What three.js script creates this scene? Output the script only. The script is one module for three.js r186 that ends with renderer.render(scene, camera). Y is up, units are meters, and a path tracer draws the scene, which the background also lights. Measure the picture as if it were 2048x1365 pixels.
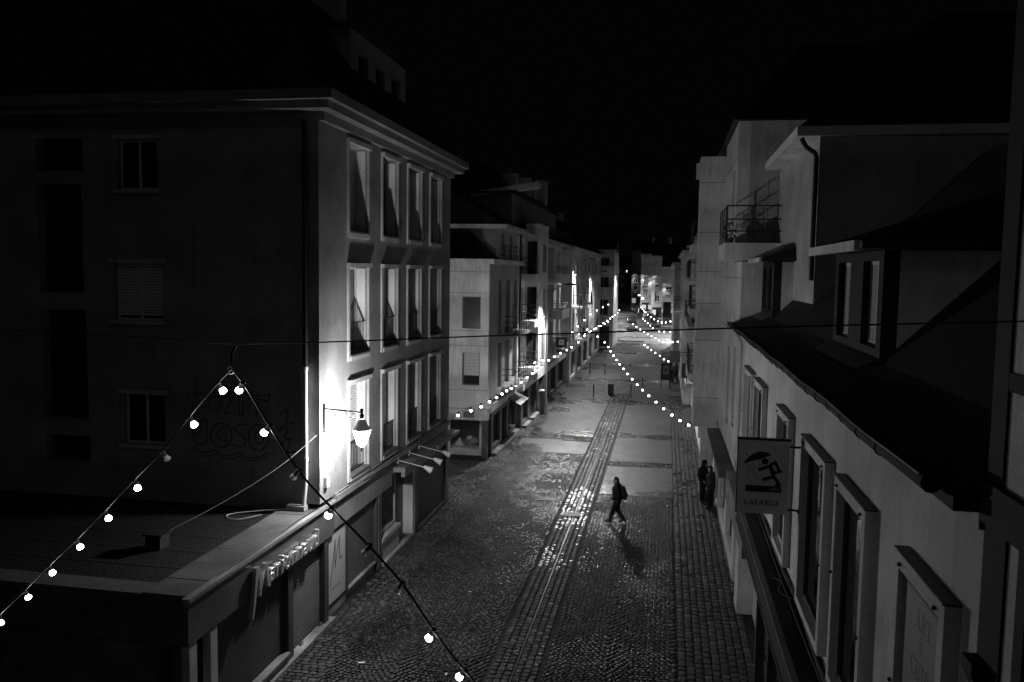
import * as THREE from 'three';
import { mergeGeometries } from 'three/addons/utils/BufferGeometryUtils.js';
import { ConvexGeometry } from 'three/addons/geometries/ConvexGeometry.js';
import { FontLoader } from 'three/addons/loaders/FontLoader.js';
import { TextGeometry } from 'three/addons/geometries/TextGeometry.js';

// ---------------------------------------------------------------- camera, sky, added fill light, exposure
const scene = new THREE.Scene();
const camera = new THREE.PerspectiveCamera(44.22, 1024 / 682, 0.1, 1500);
camera.position.set(0, 9.5, 0);
camera.rotation.order = 'YXZ';
camera.rotation.set(-0.0826, 0.1815, 0.0150);
const renderer = new THREE.WebGLRenderer({ antialias: true });
renderer.toneMapping = THREE.LinearToneMapping;
renderer.toneMappingExposure = 1.0;
renderer.shadowMap.enabled = true;
{
  const w = 64, h = 32, d = new Float32Array(w * h * 4);
  for (let i = 0; i < w * h; i++) { d[i * 4] = d[i * 4 + 1] = d[i * 4 + 2] = 0.0010; d[i * 4 + 3] = 1; }
  const t = new THREE.DataTexture(d, w, h, THREE.RGBAFormat, THREE.FloatType);
  t.mapping = THREE.EquirectangularReflectionMapping; t.magFilter = THREE.LinearFilter; t.needsUpdate = true;
  scene.background = t; scene.environment = t; scene.environmentIntensity = 1;
}
const fillLight = new THREE.DirectionalLight(0xffffff, 0.02);  // made-up moonlight from behind the camera, added to lift walls facing it
fillLight.position.set(-15, 60, 70); fillLight.castShadow = true; fillLight.shadow.radius = 20;
fillLight.shadow.camera.left = -60; fillLight.shadow.camera.right = 60; fillLight.shadow.camera.top = 140; fillLight.shadow.camera.bottom = -40; fillLight.shadow.camera.far = 400;
scene.add(fillLight);

// ---------------------------------------------------------------- helpers
let seed = 7;
const rnd = () => { seed = (seed + 0x6D2B79F5) | 0; let t = Math.imul(seed ^ (seed >>> 15), 1 | seed); t = (t + Math.imul(t ^ (t >>> 7), 61 | t)) ^ t; return ((t ^ (t >>> 14)) >>> 0) / 4294967296; };
const rr = (a, b) => a + (b - a) * rnd();
const hash = (x, y) => { let h = Math.imul(x | 0, 374761393) + Math.imul(y | 0, 668265263) | 0; h = Math.imul(h ^ (h >>> 13), 1274126177); return ((h ^ (h >>> 16)) >>> 0) / 4294967296; };
function vnoise(x, y, per = 0) {
  const xi = Math.floor(x), yi = Math.floor(y), fx = x - xi, fy = y - yi, w = (i) => per ? ((i % per) + per) % per : i;
  const s = fx * fx * (3 - 2 * fx), t = fy * fy * (3 - 2 * fy);
  const a = hash(w(xi), w(yi)), b = hash(w(xi + 1), w(yi)), c = hash(w(xi), w(yi + 1)), d = hash(w(xi + 1), w(yi + 1));
  return a + (b - a) * s + (c - a) * t + (a - b - c + d) * s * t;
}
const TILE = 4;                                        // every texture tile is 4 m wide
function tex(size, fn, srgb) {
  const d = new Uint8Array(size * size * 4);
  for (let y = 0; y < size; y++) for (let x = 0; x < size; x++) {
    const v = Math.max(0, Math.min(255, Math.round(255 * fn(x / size, y / size)))), i = (y * size + x) * 4;
    d[i] = d[i + 1] = d[i + 2] = v; d[i + 3] = 255;
  }
  const t = new THREE.DataTexture(d, size, size); t.wrapS = t.wrapT = THREE.RepeatWrapping; t.magFilter = THREE.LinearFilter; t.minFilter = THREE.LinearMipmapLinearFilter; t.generateMipmaps = true;
  if (srgb) t.colorSpace = THREE.SRGBColorSpace; t.needsUpdate = true; return t;
}
const fbm = (u, v, f, o) => { let s = 0, a = 0.5, t = 0; for (let i = 0; i < o; i++) { s += a * vnoise(u * f + i * 0, v * f, f); t += a; a *= 0.5; f *= 2; } return s / t; };
const T = {
  plaster: tex(1024, (u, v) => 0.86 + 0.3 * (fbm(u, v, 5, 5) - 0.3) + 0.12 * (fbm(u, v, 128, 3) - 0.5) - 0.5 * Math.max(0, fbm(u, v, 3, 4) - 0.5) * vnoise(u * 96, v * 5, 96) - 0.12 * Math.max(0, vnoise(u * 40, v * 2 + 3, 40) - 0.75) * 3, true),
  plasterBump: tex(1024, (u, v) => 0.5 * fbm(u, v, 128, 3) + 0.5 * fbm(u, v, 24, 3)),
  dirty: tex(1024, (u, v) => 0.5 + 0.45 * fbm(u, v, 5, 5) + 0.14 * (fbm(u, v, 100, 3) - 0.5), true),
  asphalt: tex(1024, (u, v) => { const n = fbm(u, v, 5, 6), g = fbm(u, v, 256, 2); return 0.74 + 0.3 * (n - 0.5) + 0.16 * (g - 0.5) - 0.24 * Math.max(0, Math.min(1, (n - 0.55) * 14)); }, true),
  asphaltRough: tex(1024, (u, v) => { const n = fbm(u, v, 5, 6); return 0.6 + 0.3 * (fbm(u, v, 40, 3) - 0.5) - 0.3 * Math.max(0, Math.min(1, (n - 0.55) * 14)); }),
  asphaltBump: tex(1024, (u, v) => 0.7 * fbm(u, v, 160, 2) + 0.3 * fbm(u, v, 12, 3)),
  stone: tex(512, (u, v) => 0.66 + 0.24 * fbm(u, v, 40, 3) + 0.2 * (fbm(u, v, 128, 2) - 0.5), true),
  slate: tex(512, (u, v) => 0.45 + 0.3 * fbm(u, v, 8, 4) + 0.2 * hash(Math.floor(u * 20 + (Math.floor(v * 28) % 2) * 0.5), Math.floor(v * 28)), true),
};
for (const k of ['asphalt', 'asphaltRough']) T[k].repeat.set(0.31, 0.31);
const G = (g) => new THREE.Color().setRGB(g, g, g);
function mat(g, rough = 0.85, o = {}) {
  const { kind, bump, ...rest } = o;
  const m = new THREE.MeshStandardMaterial({ color: G(g), roughness: rough, ...rest });
  if (kind) m.map = T[kind];
  if (bump) { m.bumpMap = T[bump[0]]; m.bumpScale = bump[1]; }
  return m;
}
const M = {
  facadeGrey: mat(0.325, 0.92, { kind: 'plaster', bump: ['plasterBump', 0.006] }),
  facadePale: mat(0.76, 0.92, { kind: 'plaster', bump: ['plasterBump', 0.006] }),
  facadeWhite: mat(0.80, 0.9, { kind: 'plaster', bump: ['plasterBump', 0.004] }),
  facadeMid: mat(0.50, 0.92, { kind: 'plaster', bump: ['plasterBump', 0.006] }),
  facadeDark: mat(0.26, 0.92, { kind: 'dirty', bump: ['plasterBump', 0.006] }),
  trim: mat(0.58, 0.8, { kind: 'plaster' }),
  trimWhite: mat(0.82, 0.6, { kind: 'plaster' }),
  concrete: mat(0.2, 0.9, { kind: 'dirty', bump: ['plasterBump', 0.008] }),
  concreteLight: mat(0.55, 0.85, { kind: 'dirty', bump: ['plasterBump', 0.006] }),
  felt: mat(0.012, 0.7, { kind: 'dirty', bump: ['asphaltBump', 0.02] }),
  slate: mat(0.022, 0.65, { kind: 'slate' }),
  zinc: mat(0.1, 0.5, { kind: 'dirty', metalness: 0.5 }),
  pane: mat(0.012, 0.06),
  paneGrey: mat(0.05, 0.12),
  frame: mat(0.6, 0.5), frameDark: mat(0.06, 0.5),
  blind: mat(0.62, 0.7), curtain: mat(0.35, 0.95),
  iron: mat(0.02, 0.5, { metalness: 0.3 }), steel: mat(0.3, 0.35, { metalness: 0.8 }),
  chrome: mat(0.75, 0.3, { metalness: 0.65 }),
  fascia: mat(0.20, 0.45, { kind: 'dirty' }), fasciaDark: mat(0.05, 0.45, { kind: 'dirty' }), fasciaPale: mat(0.45, 0.5, { kind: 'dirty' }),
  shutter: mat(0.32, 0.5, { metalness: 0.3, kind: 'dirty' }), shutterDark: mat(0.1, 0.5, { kind: 'dirty' }),
  timber: mat(0.022, 0.85, { kind: 'dirty' }),
  pipe: mat(0.45, 0.5), rubber: mat(0.012, 0.6), cable: mat(0.01, 0.55),
  asphalt: mat(0.085, 0.85, { kind: 'asphalt', bump: ['asphaltBump', 0.012], roughnessMap: T.asphaltRough }),
  asphaltDark: mat(0.08, 0.95, { kind: 'asphalt', bump: ['asphaltBump', 0.012], roughnessMap: T.asphaltRough }),
  asphaltPale: mat(0.1, 0.85, { kind: 'asphalt', bump: ['asphaltBump', 0.008], roughnessMap: T.asphaltRough }),
  bedding: mat(0.03, 0.8, { kind: 'asphalt' }),
  skin: mat(0.35, 0.6), cloth: mat(0.012, 0.9), clothGrey: mat(0.03, 0.9), hair: mat(0.01, 0.7), shoe: mat(0.03, 0.6), bag: mat(0.008, 0.7),
  carPaint: mat(0.03, 0.25, { metalness: 0.3 }), carPaintPale: mat(0.3, 0.25, { metalness: 0.3 }), carGlass: mat(0.01, 0.05),
  leaf: mat(0.05, 0.6, { side: THREE.DoubleSide }),
};
const glow = (s) => new THREE.MeshStandardMaterial({ color: G(0.9), emissive: G(1), emissiveIntensity: s, roughness: 0.4 });
M.bulb = glow(28); M.bulbFar = glow(17); M.bulbOff = mat(0.5, 0.1, { transparent: true, opacity: 0.7 });
M.lantern = glow(12); M.glowCap = new THREE.MeshStandardMaterial({ color: G(0.05), emissive: G(1), emissiveIntensity: 0.05, roughness: 0.5 }); M.lampHead = glow(30); M.litPanel = glow(2.2); M.litSmall = glow(2.0); M.litDim = glow(0.3);  // cap glow is added so the lamp inside shines up through it

function uvm(g) {
  if (g.index) g = g.toNonIndexed();
  const p = g.attributes.position, n = g.attributes.normal, uv = new Float32Array(p.count * 2);
  for (let i = 0; i < p.count; i++) {
    const ax = Math.abs(n.getX(i)), ay = Math.abs(n.getY(i)), az = Math.abs(n.getZ(i));
    const [u, v] = ay > ax && ay > az ? [p.getX(i), p.getZ(i)] : ax > az ? [p.getZ(i), p.getY(i)] : [p.getX(i), p.getY(i)];
    uv[i * 2] = u / TILE; uv[i * 2 + 1] = v / TILE;
  }
  const o = new THREE.BufferGeometry(); o.setAttribute('position', p); o.setAttribute('normal', n); o.setAttribute('uv', new THREE.BufferAttribute(uv, 2));
  return o;
}
const J = (gs) => { const l = [].concat(gs).flat(9).map(uvm); return l.length > 1 ? mergeGeometries(l) : l[0]; };
const taken = {};
const numbered = (n) => { const k = taken[n] = (taken[n] ?? -1) + 1; return k ? `${n}_${String(k).padStart(3, '0')}` : n; };
function meta(o, label, category, group, kind) { Object.assign(o.userData, { label, category }); if (group) o.userData.group = group; if (kind) o.userData.kind = kind; return o; }
function thing(name, label, category, base = [0, 0, 0], group) {
  const o = new THREE.Group(); o.name = numbered(name); o.position.set(...base); o.userData.base = 1; scene.add(o); delete o.userData.base;
  return meta(o, label, category, group);
}
function originOf(p) { let o = p; const v = new THREE.Vector3(); while (o && o !== scene) { v.add(o.position); o = o.parent; } return v; }
// geometry is written in world metres; it is moved into the frame of its thing here
function part(name, geos, m, parent) {
  const g = J(geos), v = originOf(parent);
  g.translate(-v.x, -v.y, -v.z);
  const o = new THREE.Mesh(g, m); o.name = name; o.castShadow = o.receiveShadow = true; parent.add(o); return o;
}
function single(name, geos, m, label, category, group, base) {
  const o = part(name, geos, m, scene); o.name = numbered(name);
  if (base) { o.geometry.translate(-base[0], -base[1], -base[2]); o.position.set(...base); }
  return meta(o, label, category, group);
}
const box = (x0, x1, y0, y1, z0, z1) => new THREE.BoxGeometry(x1 - x0, y1 - y0, z1 - z0).translate((x0 + x1) / 2, (y0 + y1) / 2, (z0 + z1) / 2);
// a point of a facade: n is the way it faces, at its plane, a along it, y up, d outwards
const P = (n, at, a, y, d) => n === 'x+' ? [at + d, y, a] : n === 'x-' ? [at - d, y, a] : [a, y, at + d];
function bx(n, at, a0, a1, y0, y1, d0, d1) {
  const p = P(n, at, a0, y0, d0), q = P(n, at, a1, y1, d1);
  return box(Math.min(p[0], q[0]), Math.max(p[0], q[0]), y0, y1, Math.min(p[2], q[2]), Math.max(p[2], q[2]));
}
const hull = (pts) => new ConvexGeometry(pts.map((p) => new THREE.Vector3(...p)));
function holed(n, at, a0, a1, y0, y1, holes, t) {
  const s = n === 'x+' ? -1 : 1, sh = new THREE.Shape();
  const rect = (S, p, q, r, w, rev) => { const pts = [[s * p, r], [s * q, r], [s * q, w], [s * p, w]]; if (rev) pts.reverse(); S.moveTo(...pts[0]); for (const k of pts.slice(1)) S.lineTo(...k); S.closePath(); };
  rect(sh, a0, a1, y0, y1);
  for (const h of holes) { const H = new THREE.Path(); rect(H, h[0], h[1], h[2], h[3], true); sh.holes.push(H); }
  const g = new THREE.ExtrudeGeometry(sh, { depth: t, bevelEnabled: false });
  const m = new THREE.Matrix4();
  if (n === 'x+') m.set(0, 0, 1, at - t, 0, 1, 0, 0, -1, 0, 0, 0, 0, 0, 0, 1);
  else if (n === 'x-') m.set(0, 0, -1, at + t, 0, 1, 0, 0, 1, 0, 0, 0, 0, 0, 0, 1);
  else m.set(1, 0, 0, 0, 0, 1, 0, 0, 0, 0, 1, at - t, 0, 0, 0, 1);
  return g.applyMatrix4(m);
}
function tube(pts, r, seg = 24, rad = 6, curve = true) {
  const v = pts.map((p) => new THREE.Vector3(...p));
  const c = curve ? new THREE.CatmullRomCurve3(v) : (() => { const k = new THREE.CurvePath(); for (let i = 1; i < v.length; i++) k.add(new THREE.LineCurve3(v[i - 1], v[i])); return k; })();
  return new THREE.TubeGeometry(c, seg, r, rad);
}
function rod(a, b, r, rad = 6) {
  const A = new THREE.Vector3(...a), B = new THREE.Vector3(...b), d = B.clone().sub(A);
  return new THREE.CylinderGeometry(r, r, d.length(), rad).applyQuaternion(new THREE.Quaternion().setFromUnitVectors(new THREE.Vector3(0, 1, 0), d.clone().normalize())).translate((A.x + B.x) / 2, (A.y + B.y) / 2, (A.z + B.z) / 2);
}
const lathe = (prof, seg = 16) => new THREE.LatheGeometry(prof.map((p) => new THREE.Vector2(...p)), seg);

// a window in an opening: frame with its pane, and whatever else hangs in it
function win(parent, n, at, a0, a1, y0, y1, o = {}) {
  const r = -(o.recess ?? 0.22), w = o.w ?? 0.06, f = [];
  f.push(bx(n, at, a0, a0 + w, y0, y1, r - 0.05, r), bx(n, at, a1 - w, a1, y0, y1, r - 0.05, r), bx(n, at, a0 + w, a1 - w, y0, y0 + w, r - 0.05, r), bx(n, at, a0 + w, a1 - w, y1 - w, y1, r - 0.05, r));
  const k = o.leaves ?? 2;
  for (let i = 1; i < k; i++) { const c = a0 + (a1 - a0) * i / k; f.push(bx(n, at, c - w * 0.6, c + w * 0.6, y0 + w, y1 - w, r - 0.05, r)); }
  if (o.transom) f.push(bx(n, at, a0 + w, a1 - w, o.transom, o.transom + w, r - 0.048, r - 0.002));
  const fr = part('window', f, o.frame ?? M.frame, parent);
  part('pane', bx(n, at, a0 + w * 0.5, a1 - w * 0.5, y0 + w * 0.5, y1 - w * 0.5, r - 0.036, r - 0.03), o.pane ?? M.pane, fr);
  if (o.blind) {
    const s = [], yb = y1 - w - (y1 - y0 - 2 * w) * o.blind;
    for (let y = yb; y < y1 - w - 0.05; y += 0.075) s.push(bx(n, at, a0 + w + 0.01, a1 - w - 0.01, y + 0.008, y + 0.07, r + 0.004, r + 0.022));
    part('blind', s, M.blind, fr);
  }
  if (o.curtain) part('curtain', bx(n, at, a0 + w + 0.02, a0 + (a1 - a0) * o.curtain, y0 + w, y1 - w, r - 0.028, r - 0.012), M.curtain, fr);
  if (o.sill) part('sill', bx(n, at, a0 - 0.08, a1 + 0.08, y0 - 0.09, y0 - 0.005, r, 0.1), o.sillMat ?? M.trim, fr);
  if (o.rail) part('railing', railing(n, at, a0 + 0.02, a1 - 0.02, y0, y0 + o.rail, -0.08), M.iron, fr);
  return fr;
}
function railing(n, at, a0, a1, y0, y1, d, step = 0.12, ends) {
  const s = [bx(n, at, a0, a1, y1 - 0.035, y1, d - 0.02, d + 0.02), bx(n, at, a0, a1, y0 + 0.1, y0 + 0.13, d - 0.012, d + 0.012)];
  for (let a = a0 + step / 2; a < a1; a += step) s.push(bx(n, at, a - 0.009, a + 0.009, y0 + 0.13, y1 - 0.035, d - 0.009, d + 0.009));
  if (ends) for (const a of [a0, a1]) s.push(bx(n, at, a - 0.02, a + 0.02, y0, y1 - 0.036, d - 0.018, d + 0.018));
  return s;
}
function surround(n, at, a0, a1, y0, y1, w, d, hood) {
  const g = [bx(n, at, a0 - w, a0, y0 - w, y1, 0, d), bx(n, at, a1, a1 + w, y0 - w, y1, 0, d), bx(n, at, a0, a1, y0 - w, y0, 0, d + 0.02), bx(n, at, a0 - w, a1 + w, y1, y1 + w, 0, hood ?? d)];
  return g;
}
// a balcony with slab, front railing and returns
function balcony(parent, n, at, a0, a1, y, d, o = {}) {
  const t = o.t ?? 0.18, s = part('balcony', bx(n, at, a0, a1, y - t, y, 0, d), o.slab ?? M.trim, parent), g = [], h = o.h ?? 1.0;
  if (o.solid) part('parapet', [bx(n, at, a0, a1, y, y + o.solid, d - 0.1, d - 0.002), bx(n, at, a0, a0 + 0.1, y, y + o.solid, 0, d - 0.1), bx(n, at, a1 - 0.1, a1, y, y + o.solid, 0, d - 0.1)], o.slab ?? M.trim, s);
  const yb = y + (o.solid ?? 0);
  for (const k of o.bars ? [0.98] : [0.35, 0.66, 0.98]) { const yy = yb + (h - (o.solid ?? 0)) * k; g.push(rod(P(n, at, a0 + 0.04, yy, d - 0.05), P(n, at, a1 - 0.04, yy, d - 0.05), 0.018), rod(P(n, at, a0 + 0.04, yy, 0), P(n, at, a0 + 0.04, yy, d - 0.05), 0.018), rod(P(n, at, a1 - 0.04, yy, 0), P(n, at, a1 - 0.04, yy, d - 0.05), 0.018)); }
  const step = o.bars ? 0.13 : 0.8;
  for (let a = a0 + 0.04; a < a1 - 0.02; a += step) g.push(rod(P(n, at, a, yb, d - 0.05), P(n, at, a, y + h, d - 0.05), o.bars ? 0.009 : 0.016, 5));
  g.push(rod(P(n, at, a1 - 0.04, yb, d - 0.05), P(n, at, a1 - 0.04, y + h, d - 0.05), 0.016, 5));
  part('railing', g, M.iron, s);
  return s;
}
function chimney(parent, x, z, y0, y1, w = 0.6, l = 1.2) {
  const c = part('chimney', [box(x - w / 2, x + w / 2, y0, y1, z - l / 2, z + l / 2), box(x - w / 2 - 0.06, x + w / 2 + 0.06, y1, y1 + 0.1, z - l / 2 - 0.06, z + l / 2 + 0.06)], M.facadeMid, parent);
  part('chimney_pot', [-1, 1].map((s) => new THREE.CylinderGeometry(0.1, 0.13, 0.35, 8).translate(x, y1 + 0.27, z + s * l * 0.25)), M.concrete, c);
}
// a plain town house: holed front, core, cornice, roof, windows in rows
function house(name, label, n, at, a0, a1, eave, o) {
  const t = thing(name, label, 'building', P(n, at, (a0 + a1) / 2, 0, 0));
  const depth = o.depth ?? 8, wall = o.wall ?? M.facadeMid, holes = [], wins = [];
  for (const [y0, y1] of o.floors) for (const b of o.bays) { holes.push([b[0], b[1], y0, y1]); wins.push([b[0], b[1], y0, y1]); }
  for (const h of o.shop ?? []) holes.push([h[0], h[1], h[2], h[3]]);
  part('wall', holed(n, at, a0, a1, 0, eave, holes, 0.4), wall, t);
  part('core', bx(n, at, a0, a1, 0, eave, -depth, -0.4), o.sideWall ?? wall, t);
  part('cornice', [bx(n, at, a0 - 0.1, a1 + 0.1, eave, eave + 0.22, -0.4, o.over ?? 0.35), bx(n, at, a0 - 0.05, a1 + 0.05, eave - 0.18, eave - 0.001, 0, 0.14)], o.trim ?? M.trim, t);
  const y2 = eave + 0.221, rise = o.rise ?? 3, e = 0.12;
  const rf = part('roof', hull([P(n, at, a0 - e, y2, 0.25), P(n, at, a1 + e, y2, 0.25), P(n, at, a0 - e, y2, -depth), P(n, at, a1 + e, y2, -depth), P(n, at, a0 - e, y2 + rise, -depth * 0.45), P(n, at, a1 + e, y2 + rise, -depth * 0.45)]), M.slate, t);
  for (const c of o.chimneys ?? []) { const p = P(n, at, c[0], 0, -depth * 0.45); chimney(rf, p[0], p[2], y2 + rise - 1, y2 + rise + c[1]); }
  for (const w of wins) win(t, n, at, ...w, { recess: 0.2, sill: true, blind: rnd() < (o.blinds ?? 0.3) ? rr(0.4, 0.95) : 0, rail: o.rail, sillMat: o.trim, ...(o.win ?? {}) });
  for (const s of o.shop ?? []) shopBay(t, n, at, ...s);
  return t;
}
function shopBay(t, n, at, a0, a1, y0, y1, m) {
  win(t, n, at, a0, a1, y0, y1, { recess: 0.15, leaves: Math.max(1, Math.round((a1 - a0) / 1.4)), w: 0.07, frame: m ?? M.frameDark, pane: M.paneGrey });
}

// ---------------------------------------------------------------- ground: street paving, setts, asphalt
const struct = (name, geos, m) => { const o = part(name, geos, m, scene); o.name = name; o.userData.kind = 'structure'; return o; };
struct('ground', box(-400, 300, -0.5, -0.08, -700, 40), M.asphaltDark);
const paving = new THREE.Group(); paving.name = 'street_paving'; paving.userData.kind = 'structure'; scene.add(paving);
part('bedding', box(-16, 2.6, -0.079, -0.034, -66, -6), M.bedding, paving);
const patches = [[-7.9, -4.0, -46.9, -43.4], [-2.62, 0.5, -41.1, -35.6], [-2.62, 0.5, -66, -42.2], [-7.7, -4.0, -66, -48.1]];
part('asphalt_patch', box(-7.9, -5.6, -0.033, 0.006, -46.9, -43.4), M.asphalt, paving);
part('asphalt_patch', box(-5.595, -4.0, -0.033, 0.009, -46.6, -43.4), M.asphaltPale, paving);
part('asphalt_patch', hull([[-2.62, -0.033, -35.7], [0.5, -0.033, -35.6], [0.5, -0.033, -41.1], [-2.62, -0.033, -41], [-2.62, 0.007, -35.7], [0.5, 0.007, -35.6], [0.5, 0.007, -41.1], [-2.62, 0.007, -41]]), M.asphalt, paving);
part('asphalt_patch', box(-2.62, 0.5, -0.033, 0.006, -66, -42.2), M.asphalt, paving);
part('asphalt_patch', box(-7.7, -4.0, -0.033, 0.007, -66, -48.1), M.asphalt, paving);
part('asphalt_patch', box(-4.9, -4.15, 0.0075, 0.013, -53, -49.5), M.asphaltPale, paving);
struct('roadway', box(-9.2, 2.6, -0.079, 0.002, -117, -66.01), M.asphalt);
struct('crossing_road', box(-60, 60, -0.079, 0.001, -141, -117.01), M.asphalt);
struct('far_street', hull([[-8.5, -0.079, -141.01], [1.2, -0.079, -141.01], [-27, -0.079, -330], [-15, -0.079, -330], [-8.5, 0.002, -141.01], [1.2, 0.002, -141.01], [-27, 0.002, -330], [-15, 0.002, -330]]), M.asphalt);
// setts
function settGeo(dome) {
  const v = [], idx = [], ring = [];
  const add = (x, y, z) => (v.push(x, y, z), v.length / 3 - 1);
  for (const [s, y] of [[0.5, -0.07], [0.5, -0.011], [0.43, 0]]) { const r = []; for (const [a, b] of [[-1, -0.6], [-0.6, -1], [0.6, -1], [1, -0.6], [1, 0.6], [0.6, 1], [-0.6, 1], [-1, 0.6]]) r.push(add(a * s, y, b * s)); ring.push(r); }
  for (let k = 0; k < 2; k++) for (let i = 0; i < 8; i++) { const j = (i + 1) % 8, a = ring[k][i], b = ring[k][j], c = ring[k + 1][j], d = ring[k + 1][i]; idx.push(a, d, c, a, c, b); }
  const c = add(0, dome, 0); for (let i = 0; i < 8; i++) idx.push(ring[2][i], c, ring[2][(i + 1) % 8]);
  const g = new THREE.BufferGeometry(); g.setAttribute('position', new THREE.Float32BufferAttribute(v, 3)); g.setIndex(idx); g.computeVertexNormals();
  const uv = []; for (let i = 0; i < v.length / 3; i++) uv.push(v[i * 3] * 0.08, v[i * 3 + 2] * 0.08); g.setAttribute('uv', new THREE.Float32BufferAttribute(uv, 2));
  return g;
}
const settList = [];                                   // [x, z, turn, width, length, zone]
const inPatch = (x, z) => patches.some((p) => x > p[0] - 0.03 && x < p[1] + 0.03 && z > p[2] - 0.03 && z < p[3] + 0.03);
{
  const put = (x, z, turn, w, l, zone) => { if (z > -65.8 && !inPatch(x, z)) settList.push([x, z, turn, w, l, zone]); };
  // the channel: long setts in rows along the street
  for (const x of [-3.82, -3.635, -3.45, -3.21, -3.025, -2.84]) for (let z = -10 - rnd() * 0.2; z > -66;) { const l = rr(0.15, 0.25); put(x + rr(-0.01, 0.01), z - l / 2, rr(-0.035, 0.035), rr(0.145, 0.165), l - rr(0.012, 0.025), 1); z -= l; }
  // the strip along the right-hand shops
  for (let i = 0; i < 9; i++) { const x = 0.53 + 0.205 * (i + 0.5); for (let z = -10 - rnd() * 0.2; z > -66;) { const l = rr(0.2, 0.34); put(x + rr(-0.008, 0.008), z - l / 2, rr(-0.025, 0.025), rr(0.17, 0.185), l - 0.016, 2); z -= l; } }
  // the strip along the left-hand shops, laid across
  for (let z = -10; z > -66; z -= 0.15) for (let x = -8.75 + rnd() * 0.1; x < -7.75;) { const l = rr(0.16, 0.24); put(x + l / 2, z, rr(-0.02, 0.02) + Math.PI / 2, 0.138, l - 0.013, 3); x += l; }
  // the side lane
  for (let i = 0; i < 40; i++) for (let k = 0; k < 46; k++) { const u = i * 0.22 + (k % 2) * 0.11, v = k * 0.16, x = -8.8 - u * 0.94, z = -33.3 - v; if (z > -41) put(x, z, 0.0, 0.2, 0.145, 3); }
  // small setts in segmental arcs
  const W = 1.62;
  for (let bay = 0; bay < 7; bay++) for (let z = -9.5; z > -66.5; z -= 0.121) for (let i = 0; i < 13; i++) {
    const u = (i + 0.5 + 0.35 * (Math.round(z / 0.121) % 2 - 0.5)) / 13 * 2 - 1, x = -7.7 + W * (bay + 0.5) + u * W / 2;
    if (x < -7.72 || x > 0.5 || (x > -3.97 && x < -2.6)) continue;
    put(x + rr(-0.014, 0.014) + 0.05 * (vnoise(x * 1.7, z * 1.7 + 5) - 0.5), z - 0.3 * u * u + 0.15 + rr(-0.012, 0.012) + 0.09 * (vnoise(x * 1.2 + 8, z * 1.2) - 0.5), Math.atan(0.6 * u / (W / 2)) + rr(-0.22, 0.22), rr(0.088, 0.118), rr(0.084, 0.112), 0);
  }
}
{
  const sm = [0.055, 0.075, 0.10, 0.13, 0.165].map((g) => mat(g, 0.5, { kind: 'stone', bump: ['asphaltBump', 0.004] }));
  const inst = mat(1, 0.6, { kind: 'stone', bump: ['asphaltBump', 0.004] });
  const wet = mat(1, 0.26, { kind: 'stone', bump: ['asphaltBump', 0.003] });
  const geos = [settGeo(0.0025), settGeo(0.0025)];
  const und = (x, z) => 0.034 * (vnoise(x * 0.55 + 4, z * 0.5) - 0.5) + 0.018 * (vnoise(x * 1.9, z * 1.9 + 3) - 0.5);
  const px = (s) => { const v = new THREE.Vector3(s[0], 0, s[1]).project(camera); return Math.abs(v.x) < 1 && Math.abs(v.y) < 1 && v.z < 1; };
  camera.updateMatrixWorld(); camera.updateProjectionMatrix();
  const left = [], seen = settList.filter(px).sort((a, b) => (b[3] * b[4]) / (b[1] ** 2 + b[0] ** 2) - (a[3] * a[4]) / (a[1] ** 2 + a[0] ** 2)).slice(0, 300);
  const near = new Set(seen);
  const tone = (s) => { const n = vnoise(s[0] * 0.8 + 40, s[1] * 0.8) * 0.55 + rnd() ** 2 * 0.95; return (s[5] === 0 ? 0.084 : s[5] === 1 ? 0.095 : s[5] === 2 ? 0.068 : 0.105) * (0.3 + 1.3 * n); };
  const place = (s) => { const [x, z] = s, e = 0.08, gx = (und(x + e, z) - und(x - e, z)) / (2 * e), gz = (und(x, z + e) - und(x, z - e)) / (2 * e), n = new THREE.Vector3(-gx + rr(-0.07, 0.07), 1, -gz + rr(-0.07, 0.07)).normalize();
    const q = new THREE.Quaternion().setFromUnitVectors(new THREE.Vector3(0, 1, 0), n).multiply(new THREE.Quaternion().setFromAxisAngle(new THREE.Vector3(0, 1, 0), s[2]));
    return new THREE.Matrix4().compose(new THREE.Vector3(x, und(x, z) * 0.6 - 0.004 + rr(-0.005, 0.004), z), q, new THREE.Vector3(s[3], 1, s[4])); };
  for (const s of settList) {
    const m = place(s), g = tone(s);
    if (near.has(s)) { const o = new THREE.Mesh(geos[0], sm[Math.max(0, Math.min(4, Math.round((g - 0.04) / 0.025)))]); o.name = 'sett'; o.applyMatrix4(m); o.receiveShadow = true; paving.add(o); } else left.push([m, g, vnoise(s[0] * 0.6 + 3, s[1] * 0.45 + 7) * 0.6 + vnoise(s[0] * 2.1, s[1] * 1.6) * 0.4 + 0.3 * (rnd() - 0.5) > (s[5] === 1 ? 0.66 : s[5] === 0 ? 0.55 : 0.62)]);
  }
  for (const w of [false, true]) {
    const l = left.filter((k) => k[2] === w), im = new THREE.InstancedMesh(geos[1], w ? wet : inst, l.length);
    l.forEach(([m, g], i) => { im.setMatrixAt(i, m); im.setColorAt(i, G(g)); });
    im.name = w ? 'wet_setts' : 'setts'; im.userData.kind = 'stuff'; im.castShadow = im.receiveShadow = true; paving.add(im);
  }
}
part('gutter_stone', [-10, -18, -26, -34, -42, -50, -58].map((z) => box(-3.355, -3.31, -0.033, -0.012, z - 7.985, z)), mat(0.09, 0.42, { kind: 'stone', bump: ['asphaltBump', 0.006] }), paving);
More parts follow.
